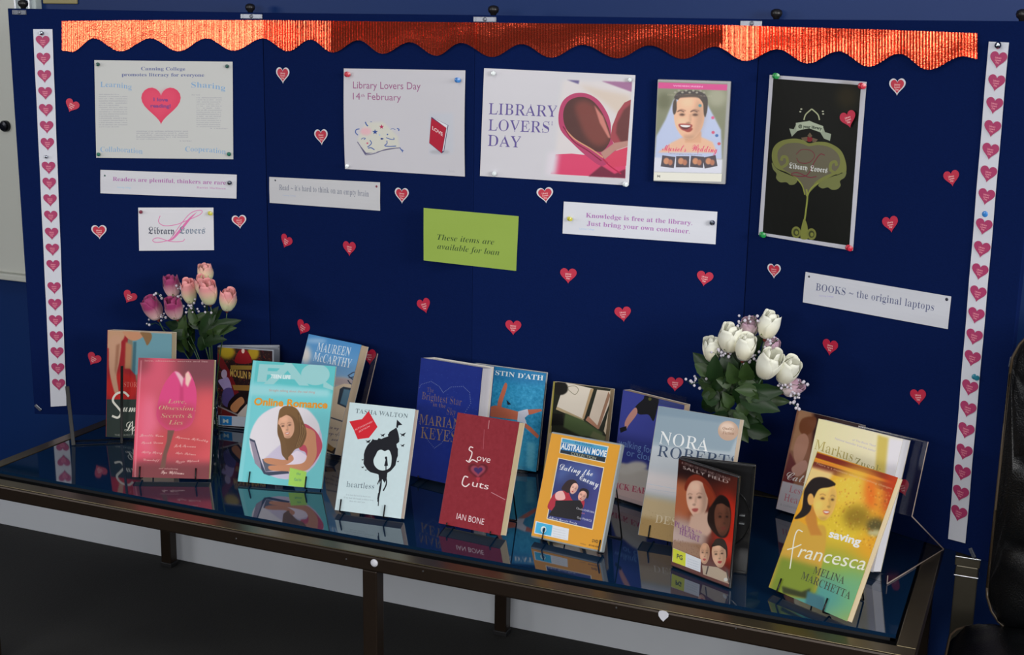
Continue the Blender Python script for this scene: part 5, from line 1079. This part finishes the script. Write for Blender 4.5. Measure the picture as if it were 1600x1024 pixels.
Mw = frame(O[3], dx, -PN[kq], dz); rootw = empty('dvd_case', Mw); tag(rootw, 'grey film case with laughing bride under a pink band, hung on the board', 'dvd case')
A = Art(w*1000, h*1000, q, (140, 140, 140), 4., 1.3, (740, 95, 3.902)); cw(A)
g = BM(); g.box((0, .0008, 0), (w, .0135, h), bev=.002); g.build('case_shell', mat('case_plastic_grey', (140, 142, 146), .3, coat=.2), rootw)
g = BM(); g.box((.0008, 0, .0008), (w-.0008, .001, h-.0008)); o = g.build('printed_sleeve', A.mat('bride_sleeve_print', .4, coat=.2), rootw); l = o.data.uv_layers.new(name='uv')
for lp in o.data.loops:
    v = o.data.vertices[lp.vertex_index].co; l.data[lp.index].uv = (v.x/w, v.z/h)
# ================================================================== BOOK STANDS
m_wire = mat('black_wire', (14, 14, 16), .3, metal=.4)
def wire_stand(key, label, fa, fb, up=.55, hooks=(1, 1)):
    x, y, psi, lean, w, h, T, rl = BK[key]; M = pose(*BK[key]); n = Vector((-math.sin(psi), math.cos(psi), 0))
    root = empty('book_stand', (M @ Vector((w*fa, 0, 0))).to_2d().to_3d()); tag(root, label, 'book stand', 'black wire stands under the books')
    I = root.matrix_world.inverted(); tops = []; feet = []
    for f, hk in zip((fa, fb), hooks):
        xx = w*f; pts = [(xx, -.0030, .021 if hk else .004), (xx, -.0030, .0), (xx, -.0022, -.0016), (xx, T*.5, -.0018), (xx, T+.0022, -.0016), (xx, T+.0034, .002), (xx, T+.0034, h*up)]
        P = [M @ Vector(p) for p in pts]
        for p in P: p.z = max(p.z, .0016)
        foot = Vector((P[-1].x, P[-1].y, 0))+n*.035; foot.z = .0016; base = Vector((P[2].x, P[2].y, .0016))
        g = BM(); g.tube([I @ p for p in P], .0014, 6); g.build('wire_hook', m_wire, root, smooth=True)
        g = BM(); g.tube([I @ p for p in (P[-1], P[-1]+n*.004-Vector((0, 0, .004)), foot)], .0014, 6); g.build('back_leg', m_wire, root, smooth=True)
        tops.append(P[-1]); feet.append(foot)
    g = BM(); g.tube([I @ p for p in tops], .0014, 6); g.tube([I @ p for p in feet], .0014, 6); g.build('cross_bar', m_wire, root, smooth=True)
wire_stand('b2', 'black wire stand holding the pink tulip paperback', .10, .83)
wire_stand('b4', 'black wire stand holding the aqua hardback', .14, .81)
wire_stand('b6', 'black wire stand holding the black heart silhouette paperback', .09, .75, .6)
wire_stand('b9', 'black wire stand behind the worn crimson paperback', .15, .85, .6, (0, 0))
wire_stand('b11', 'black wire stand holding the orange film case', .18, .97, .6)
wire_stand('b13', 'black wire stand holding the grey and sand seascape paperback', .14, .86, .6, (1, 0))
wire_stand('b17', 'black wire stand holding the yellow-green paperback', .13, .72, .5)
wire_stand('b7', 'black wire stand behind the thick royal blue hardback', .15, .8, .5, (0, 0))

# stray black stand standing before the left back book
q0, q1 = onZ(115, 697), onZ(190, 694); t0, t1 = onY(105, 604, q0.y+.03), onY(190.5, 572, q1.y+.012)
root = empty('book_stand', q0); tag(root, 'empty black stand with two uprights and shiny foot bar, at left end of table', 'book stand', 'black wire stands under the books')
I = root.matrix_world.inverted()
for a, c, r in ((q0, t0, .0042), (q1, t1, .0028)):
    a = Vector((a.x, a.y, .001)); nn = (q1-q0).normalized()
    g = BM(); M_ = frame(a, nn, (0, 0, 1) if False else nn.cross((c-a).normalized())*-1, (c-a).normalized()); g.box((-r, -.0012, 0), (r, .0012, (c-a).length), I @ M_, bev=.0006); g.build('upright', m_wire, root)
b_ = (q1-q0); bk = Vector((-b_.y, b_.x, 0)).normalized()*.03
g = BM(); g.tube([I @ (q0+Vector((0, 0, .0016))), I @ (q1+Vector((0, 0, .0016)))], .0013, 6); g.build('foot_bar', mat('polished_black_metal', (90, 90, 92), .15, metal=1.), root)
g = BM()
for a in (q0, q1): g.tube([I @ (a+Vector((0, 0, .0016))), I @ (a+bk+Vector((0, 0, .0016)))], .0013, 6)
g.tube([I @ (q0+bk+Vector((0, 0, .0016))), I @ (q1+bk+Vector((0, 0, .0016)))], .0013, 6); g.build('base_wire', m_wire, root)

m_acr = clear_mat('clear_acrylic', (.95, .96, .97), .13, 1.49)
m_aed = mat('acrylic_edge', (176, 158, 146), .25, spec=.8)
def clear_stand(key, label, x0, x1, top, bend=.10, depth=.13, edges=(0, 1)):
    x, y, psi, lean, w, h, T, rl = BK[key]; lean = max(lean, .12)
    o = Vector((x, y, 0)); a = Vector((math.cos(psi), math.sin(psi), 0)); n = Vector((-math.sin(psi), math.cos(psi), 0))
    M = frame(o, a, n, (0, 0, 1)); root = empty('book_stand', M); tag(root, label, 'book stand', 'clear acrylic stands under the books')
    c, s_ = math.cos(lean), math.sin(lean)
    bp = lambda z: (T/c+.0055+z*math.tan(lean), z)      # just behind the back cover
    prof = [(-.004, .016), (-.004, .0016), (depth, .0016), bp(bend), bp(top)]
    t = .0018; g = BM(); es = [BM(), BM()]
    for (ya, za), (yb, zb) in zip(prof, prof[1:]):
        d = Vector((0, yb-ya, zb-za)); L = d.length; d.normalize(); M2 = frame(Vector((0, ya, za)), (1, 0, 0), Vector((1, 0, 0)).cross(d)*-1, d)
        g.box((x0, -t/2, 0), (x1, t/2, L), M2)
        for k, xx in enumerate((x0, x1)):
            if k in edges: es[k].box((xx-.0004, -t/2-.0001, 0), (xx+.0004, t/2+.0001, L), M2)
    g.build('acrylic_sheet', m_acr, root); [e.build('polished_edge', m_aed, root) for k, e in enumerate(es) if k in edges]
clear_stand('b16', 'clear acrylic stand with long polished edge, behind cream paperback at right end', .06, .187, .222, .10, .205)
clear_stand('b5', 'clear acrylic stand behind the sky blue paperback', .01, .172, .21, .07, .13)
clear_stand('b8', 'clear acrylic stand behind the turquoise swimmer paperback', .02, .135, .13, .03, .045, (0,))
clear_stand('b10', 'clear acrylic stand behind the paperback with open books photo', .01, .115, .16, .04, .065, ())
clear_stand('b12', 'clear acrylic stand behind the violet-blue paperback', .0, .13, .22, .05, .07, ())
clear_stand('b1', 'clear acrylic stand behind the red dress paperback', .05, .13, .19, .06, .08, ())

# ================================================================== ROSE BOUQUETS
def petal_mat(name, c0, c1, k=.55):
    m = mat(name, c1, .6, sheen=.3); nt = m.node_tree; b_ = nt.nodes['Principled BSDF']
    tc = nt.nodes.new('ShaderNodeTexCoord'); sp = nt.nodes.new('ShaderNodeSeparateXYZ'); rp = nt.nodes.new('ShaderNodeValToRGB'); n = nt.nodes.new('ShaderNodeTexNoise'); n.inputs['Scale'].default_value = 90
    ad = nt.nodes.new('ShaderNodeMath'); ad.operation = 'MULTIPLY_ADD'; ad.inputs[1].default_value = .006
    nt.links.new(tc.outputs['Object'], n.inputs['Vector']); nt.links.new(tc.outputs['Object'], sp.inputs[0]); nt.links.new(n.outputs['Fac'], ad.inputs[0]); nt.links.new(sp.outputs['Z'], ad.inputs[2])
    mr = nt.nodes.new('ShaderNodeMapRange'); mr.inputs['From Min'].default_value = .004; mr.inputs['From Max'].default_value = .045; nt.links.new(ad.outputs[0], mr.inputs['Value'])
    nt.links.new(mr.outputs[0], rp.inputs[0]); e = rp.color_ramp.elements
    e[0].position = k-.3; e[0].color = (*np.clip(s2l(c0)*1.25, 0, .9), 1); e[1].position = k+.3; e[1].color = (*np.clip(s2l(c1)*1.25, 0, .9), 1)
    nt.links.new(rp.outputs[0], b_.inputs['Base Color']); return m
m_mag = petal_mat('magenta_petal', (216, 178, 176), (142, 36, 92), .45); m_pnk = petal_mat('pink_petal', (206, 206, 160), (222, 146, 146), .62); m_crm = petal_mat('cream_petal', (214, 208, 180), (226, 222, 206), .5); m_mau = petal_mat('mauve_petal', (206, 190, 186), (176, 140, 160), .5)
m_leaf = mat('rose_leaf_green', (22, 48, 16), .45, noise=.35, nscale=70, spec=.4); m_leaf2 = mat('rose_leaf_olive', (42, 66, 24), .5, noise=.35, nscale=70); m_sep = mat('sepal_green', (110, 128, 58), .5, noise=.2); m_stem = mat('stem_green', (44, 74, 36), .4); m_hip = mat('rose_hip_red', (120, 52, 40), .5); m_gyp = mat('white_filler_bead', (214, 208, 220), .5)
def bud(mats, parent, base, axis, L, R, seed):
    rnd = random.Random(seed); z = axis.normalized(); xx = z.orthogonal().normalized(); yy = z.cross(xx)
    M = frame(base, xx, yy, z) @ Matrix.Rotation(rnd.random()*6, 4, 'Z') @ Matrix.Diagonal((1, 1, L/.042, 1))
    k = R/.0145
    def prof(v): return k*(.0042+.0108*max(0., math.sin(pi*(.13+.64*v)))**.9)
    g = BM(); H = .042
    for j in range(7):
        inner = j >= 4; th0 = j*2.4+.3; span = 1.25 if not inner else 1.5; sc = 1.-.03*j
        if inner: sc = .82-.16*(j-4)
        nu, nv = 8, 8; vs = []
        for a in range(nv+1):
            v = a/nv
            for b_ in range(nu+1):
                u = b_/nu*2-1; wv = (1-.55*max(0, v-.6)/.4*abs(u)**1.2); th = th0+u*span*wv
                r = prof(v)*sc+(.0020*k*max(0, v-.82)/.18 if j < 3 else 0)+.0008*math.sin(3*th+j)*v; zz = H*v*(1.03 if inner else .96-.02*j)-H*.10*abs(u)**2.2*v
                vs.append((r*math.cos(th), r*math.sin(th), zz))
        g.add([M @ Vector(p) for p in vs], [(a*(nu+1)+b_, a*(nu+1)+b_+1, (a+1)*(nu+1)+b_+1, (a+1)*(nu+1)+b_) for a in range(nv) for b_ in range(nu)])
    root = parent; P = root.matrix_world.inverted()
    inv = M.copy(); inv = Matrix.Translation(base) @ M.to_3x3().normalized().to_4x4()
    g.v = [tuple(inv.inverted() @ Vector(v)) for v in g.v]
    o = g.build('rose_bud', mats, root, smooth=True); o.matrix_local = P @ inv
    md = o.modifiers.new('petal_thickness', 'SOLIDIFY'); md.thickness = .0004
    g = BM(); g.lathe([(.0016, -.010), (.0034, -.007), (.0040, -.003), (.0052, .0008), (.0040, .002)], 10, mi=1)
    for j in range(5):
        a = j*2*pi/5; d = Vector((math.cos(a), math.sin(a), 0)); t = Vector((-d.y, d.x, 0)); r = k*.0095
        pts = [d*.004, d*r+t*.0035+Vector((0, 0, .004)), d*r-t*.0035+Vector((0, 0, .004)), d*(r+.004)+Vector((0, 0, .010)), d*.006+Vector((0, 0, .0005))]
        g.add(pts, [(0, 2, 1), (1, 2, 3), (0, 1, 4), (4, 2, 0)])
    s_ = g.build('sepals', [m_sep, m_hip], o); s_['label'] = 'green sepals under the bud'
    return inv
def leaf(parent, base, d, up, L, Wd, m, seed):
    rnd = random.Random(seed); d = d.normalized(); s_ = d.cross(up).normalized(); up = s_.cross(d); g = BM(); n = 8; vs = []
    for i in range(n+1):
        t = i/n; w = Wd*math.sin(pi*t**.8)**.8*(1+.12*(i % 2)) if 0 < i < n else 0.0006
        c = base+d*L*t-up*L*.22*t*t
        for q in (-1, -.5, 0, .5, 1): vs.append(c+s_*w*q+up*abs(q)*w*.35)
    g.add(vs, [(i*5+j, i*5+j+1, (i+1)*5+j+1, (i+1)*5+j) for i in range(n) for j in range(4)])
    I = parent.matrix_world.inverted(); g.v = [tuple(I @ Vector(v)) for v in g.v]; g.build('leaf', m, parent, smooth=True)
def sprig(parent, root_, tip, n, seed):
    rnd = random.Random(seed); I = parent.matrix_world.inverted(); g = BM(); mid = (root_+tip)/2+Vector((rnd.uniform(-.01, .01), 0, rnd.uniform(-.005, .01)))
    g.tube([I @ p for p in (root_, mid, tip)], .0006, 5)
    for i in range(n):
        t = rnd.uniform(.55, 1.); p = root_*(1-t)*(1-t)+mid*2*t*(1-t)+tip*t*t; e = p+Vector((rnd.uniform(-1, 1), rnd.uniform(-1, .4), rnd.uniform(-.3, 1))).normalized()*rnd.uniform(.006, .014)
        g.tube([I @ p, I @ e], .0004, 4); r = rnd.uniform(.0018, .0032)
        g.lathe([(r*.4, -r), (r, -r*.3), (r, r*.4), (r*.5, r)], 7, I @ Matrix.Translation(e), mi=1)
    g.build('white_sprig', [m_stem, m_gyp], parent)
def bouquet(label, vx, vy, Yp, roses, leaves, sprigs, seed):
    root = empty('rose_bouquet', (vx, vy, 0)); tag(root, label, 'flowers'); I = root.matrix_world.inverted()
    g = BM(); g.lathe([(.018, .0), (.020, .001), (.019, .006), (.017, .05), (.021, .085), (.0195, .085), (.0155, .05), (.017, .008), (.001, .006)], 20)
    vase = g.build('glass_vase', clear_mat('vase_glass', (.9, .95, .95), .02, 1.5), None, smooth=True); vase.location = (vx, vy, 0)
    tag(vase, 'small clear glass vase hidden behind the books, under '+('the pink roses' if vx < .5 else 'the white roses'), 'vase')
    neck = Vector((vx, vy, .09)); g = BM(); rnd = random.Random(seed)
    for i, (x, y, L, R, an, dy, m) in enumerate(roses):       # x,y = pixel of the bud's base, an = lean of the bud in the picture
        b0 = onY(x, y, Yp+dy); ax = Vector((math.sin(an), -.25+rnd.uniform(-.15, .15), math.cos(an)))
        bud(m, root, b0, ax, L*1.32, R*1.34, seed+i)
        bot = b0-ax.normalized()*.01
        j = Vector((rnd.uniform(-.009, .009), rnd.uniform(-.009, .009), .012))+Vector((vx, vy, 0)); n2 = neck+Vector((rnd.uniform(-.009, .009), rnd.uniform(-.009, .009), 0))
        pts = [j, n2, n2*.5+bot*.5+Vector((0, 0, .01)), bot-ax.normalized()*.02, bot]; g = BM(); g.tube([I @ p for p in pts], .0013, 6); g.build('stem', m_stem, root, smooth=True)
    for i, (x, y, x2, y2, wd, dy, mm) in enumerate(leaves):
        a = onY(x, y, Yp+dy); c = onY(x2, y2, Yp+dy+rnd.uniform(-.03, .02)); leaf(root, a, c-a, Vector((rnd.uniform(-.3, .3), -1, rnd.uniform(.1, .6))), (c-a).length, wd, m_leaf if mm == 0 else m_leaf2, seed+i)
    for i, (x, y, x2, y2, n) in enumerate(sprigs): sprig(root, onY(x, y, Yp), onY(x2, y2, Yp-.02), n, seed+50+i)
rd = random.Random(11)
lv = [(300, 520, 250, 500, .012, -.01, 0), (300, 520, 272, 545, .012, -.02, 0), (310, 515, 292, 480, .013, -.01, 0), (315, 520, 335, 482, .013, -.015, 0), (325, 515, 372, 500, .0125, -.02, 0), (330, 520, 362, 512, .011, -.02, 1), (305, 540, 285, 560, .012, -.01, 1), (320, 535, 345, 528, .012, -.02, 0), (318, 530, 322, 492, .014, 0, 0), (300, 545, 297, 505, .013, 0, 0),
 (312, 548, 328, 512, .013, .0, 0), (296, 525, 262, 520, .012, -.02, 0), (286, 530, 285, 495, .012, -.02, 1), (330, 530, 350, 505, .012, -.01, 0)]
rl = random.Random(5)
for _ in range(16):
    x_, y_ = rl.uniform(286, 340), rl.uniform(505, 552); lv.append((x_, y_, x_+rl.uniform(-26, 30), y_-rl.uniform(8, 34), rl.uniform(.007, .011), rl.uniform(-.02, .01), rl.randint(0, 1)))
bouquet('bouquet of magenta and pink rosebuds with white sprigs, behind left books', -.004, .442, .44,
 [(246, 497, .040, .0150, -.22, -.02, m_mag), (272, 463, .036, .0135, -.12, 0, m_mag), (276, 496, .037, .0145, -.02, -.025, m_mag), (299, 472, .041, .0125, .02, -.01, m_pnk), (322, 440, .030, .0125, .1, .015, m_pnk), (319, 460, .034, .0130, .12, 0, m_pnk), (328, 473, .040, .0145, .1, -.025, m_pnk), (355, 483, .037, .0135, .30, -.01, m_pnk)],
 lv, [(280, 490, 244, 456, 5), (290, 500, 284, 450, 9), (292, 500, 282, 462, 8), (300, 505, 300, 470, 9), (270, 505, 256, 494, 10), (262, 515, 228, 508, 3), (320, 500, 312, 462, 4), (325, 505, 330, 488, 3), (300, 500, 302, 480, 6)], 21)
lv2 = [(1130, 600, 1085, 555, .020, 0, 0), (1130, 610, 1088, 590, .016, -.01, 1), (1130, 620, 1090, 640, .018, -.01, 0), (1125, 625, 1098, 618, .016, -.02, 0), (1140, 600, 1135, 550, .020, -.01, 0), (1150, 595, 1185, 520, .018, 0, 0), (1150, 600, 1168, 565, .018, -.02, 1), (1150, 605, 1195, 585, .018, -.02, 0), (1155, 615, 1225, 612, .016, -.02, 0), (1155, 620, 1215, 640, .018, -.02, 0), (1150, 640, 1195, 660, .018, -.02, 0), (1160, 650, 1198, 692, .018, -.01, 0), (1165, 670, 1205, 680, .014, -.02, 0),
 (1140, 640, 1165, 690, .016, -.01, 1), (1120, 600, 1115, 560, .016, -.02, 0), (1160, 625, 1235, 628, .014, -.01, 1), (1145, 580, 1160, 540, .016, 0, 0), (1170, 590, 1205, 560, .016, 0, 0), (1120, 640, 1140, 600, .018, 0, 0), (1110, 620, 1125, 585, .018, .01, 0), (1150, 630, 1180, 600, .02, -.01, 0), (1165, 640, 1185, 620, .016, -.02, 0)]
for _ in range(26):
    x_, y_ = rl.uniform(1105, 1185), rl.uniform(575, 655); a_ = rl.uniform(0, 6.28); q_ = rl.uniform(20, 36); lv2.append((x_, y_, x_+q_*math.cos(a_), y_-q_*math.sin(a_), rl.uniform(.009, .014), rl.uniform(-.03, .0), rl.randint(0, 1)))
bouquet('bouquet of cream white rosebuds with dark leaves, behind the seascape paperback', 1.138, .462, .45,
 [(1196, 526, .037, .0145, .22, 0, m_crm), (1139, 547, .039, .0160, .08, -.01, m_crm), (1161, 560, .037, .0140, .22, -.02, m_crm), (1113, 563, .034, .0130, -.02, 0, m_crm), (1193, 586, .044, .0165, .42, -.025, m_crm), (1222, 594, .040, .0150, .5, -.01, m_crm), (1170, 524, .027, .0130, .1, .02, m_mau), (1226, 612, .028, .0125, .95, 0, m_mau), (1200, 556, .028, .0120, .3, .02, m_mau)],
 lv2, [(1160, 540, 1162, 500, 5), (1175, 530, 1178, 492, 6), (1190, 560, 1216, 530, 6), (1130, 570, 1120, 550, 8), (1140, 580, 1135, 548, 8), (1165, 580, 1170, 560, 8), (1175, 575, 1190, 555, 8), (1215, 610, 1252, 600, 9), (1215, 615, 1248, 620, 10), (1220, 625, 1246, 636, 10), (1120, 600, 1078, 600, 7), (1115, 605, 1088, 588, 5), (1205, 620, 1235, 605, 10)], 77)
# twine-like bare stem curling out of the left bouquet
# ================================================================== LEATHER CHAIR
m_lea = mat('black_leather', (7, 8, 10), .3, spec=.42, noise=.2, nscale=60, bump=.35, bscale=420)
m_pip = mat('brown_black_piping', (60, 48, 32), .4)
chx, chy = 1.865, .10
ch = empty('leather_chair', (chx, chy, FZ)); tag(ch, 'black padded leather chair with brown piping at right edge, beside the table', 'chair'); I = ch.matrix_world.inverted()
def pad(name, cx_, cz_, hw, hh, y0, th, lean, segs=(), rr=.06, parent=ch, seamdepth=.012, flat=False):
    # pillow-like padded panel with horizontal seams; local plane x,z ; front towards -y
    nu, nv = 28, 44; g = BM(); M_ = Matrix.Translation((cx_, y0, cz_)) @ Matrix.Rotation(-lean if not flat else -pi/2, 4, 'X')
    def outline(u, v):      # superellipse mapping of the square
        x, z = u*hw, v*hh; e = rr
        dx, dz = max(0, abs(x)-(hw-e)), max(0, abs(z)-(hh-e)); q = math.hypot(dx, dz)
        if q > e: 
            f = e/q; x = math.copysign(hw-e+dx*f, x); z = math.copysign(hh-e+dz*f, z)
        return x, z
    for side in (-1, 1):
        for j in range(nv+1):
            for i in range(nu+1):
                u, v = i/nu*2-1, j/nv*2-1; x, z = outline(u, v)
                edge = max(abs(u)**4, abs(v)**6); d = th*.5*(1-.85*edge)*math.sqrt(max(0, 1-max(abs(u)**8, abs(v)**10)))
                if side < 0:
                    for s_ in segs: d -= seamdepth*math.exp(-((v-s_)/.035)**2)*(1-abs(u)**6)
                    d += .0025*math.sin(v*23+u*3)*math.sin(u*9)*(1-edge)
                g.v.append(tuple(I @ (M_ @ Vector((x, side*d, z)))))
        o = (0 if side < 0 else (nu+1)*(nv+1))
        for j in range(nv):
            for i in range(nu):
                a = o+j*(nu+1)+i; f = (a, a+1, a+nu+2, a+nu+1); g.f.append(f if side < 0 else f[::-1]); g.m.append(0)
    pd = g.build(name, m_lea, parent, smooth=True)
    loop = [outline(math.cos(t)*1.5 if abs(math.cos(t)) < .67 else math.copysign(1, math.cos(t)), math.sin(t)*1.5 if abs(math.sin(t)) < .67 else math.copysign(1, math.sin(t))) for t in np.linspace(0, 2*pi, 73)]
    loop = []
    for k in range(97):
        t = 2*pi*k/96; c, s_ = math.cos(t), math.sin(t); f = 1/max(abs(c), abs(s_)); loop.append(outline(c*f, s_*f))
    g = BM(); g.tube([I @ (M_ @ Vector((x*1.002, -th*.10, z*1.002))) for x, z in loop], .0021, 6); p_ = g.build('piping', m_pip, pd, smooth=True)
    return pd
pad('backrest', 1.880, .200, .262, .255, .265, .115, .06, (-.42, .12, .60), .075)
pad('seat', 1.855, -.076, .285, .27, .02, .11, 0, (), .07, flat=True)
g = BM(); g.box((1.70, .20, -.13), (1.77, .30, -.01), I, bev=.01); g.box((1.95, .20, -.13), (2.02, .30, -.01), I, bev=.01); g.build('back_bracket', m_wire, ch)
for sx in (1.66, 2.05):
    g = BM(); g.tube([I @ Vector(p) for p in ((sx+(.03 if sx < 1.8 else -.03), .16, -.06), (sx+.01, .14, .08), (sx+.0, .10, .15), (sx, -.05, .16), (sx, -.14, .14))] if False else [I @ Vector(p) for p in ((sx, .17, -.118), (sx, .05, -.12), (sx, -.12, -.118))], .012, 10); g.build('side_rail', m_wire, ch, smooth=True)
g = BM(); g.lathe([(.05, -.112), (.05, -.125), (.028, -.13), (.028, -.30), (.035, -.32), (.035, -.345)], 20, I @ Matrix.Translation((1.855, .04, 0))); g.build('gas_column', m_wire, ch, smooth=False)
for k in range(5):
    a = k*2*pi/5+.3; d = Vector((math.cos(a), math.sin(a), 0)); c0 = Vector((1.855, .04, -.335)); e = c0+d*.26-Vector((0, 0, .012))
    g = BM(); g.tube([I @ c0, I @ (c0+d*.13+Vector((0, 0, .004))), I @ e], [.02, .016, .011], 8); L_ = g.build('star_leg', m_wire, ch, smooth=True)
    g = BM()
    for s_ in (-1, 1): g.lathe([(.012, -.008), (.0225, -.007), (.0225, .007), (.012, .008)], 16, I @ Matrix.Translation(Vector((e.x, e.y, FZ+.0225))+Vector((-d.y, d.x, 0))*.014*s_) @ Matrix.Rotation(a, 4, 'Z') @ Matrix.Rotation(pi/2, 4, 'X'))
    w_ = g.build('castor', mat('black_rubber', (18, 18, 20), .6), L_)
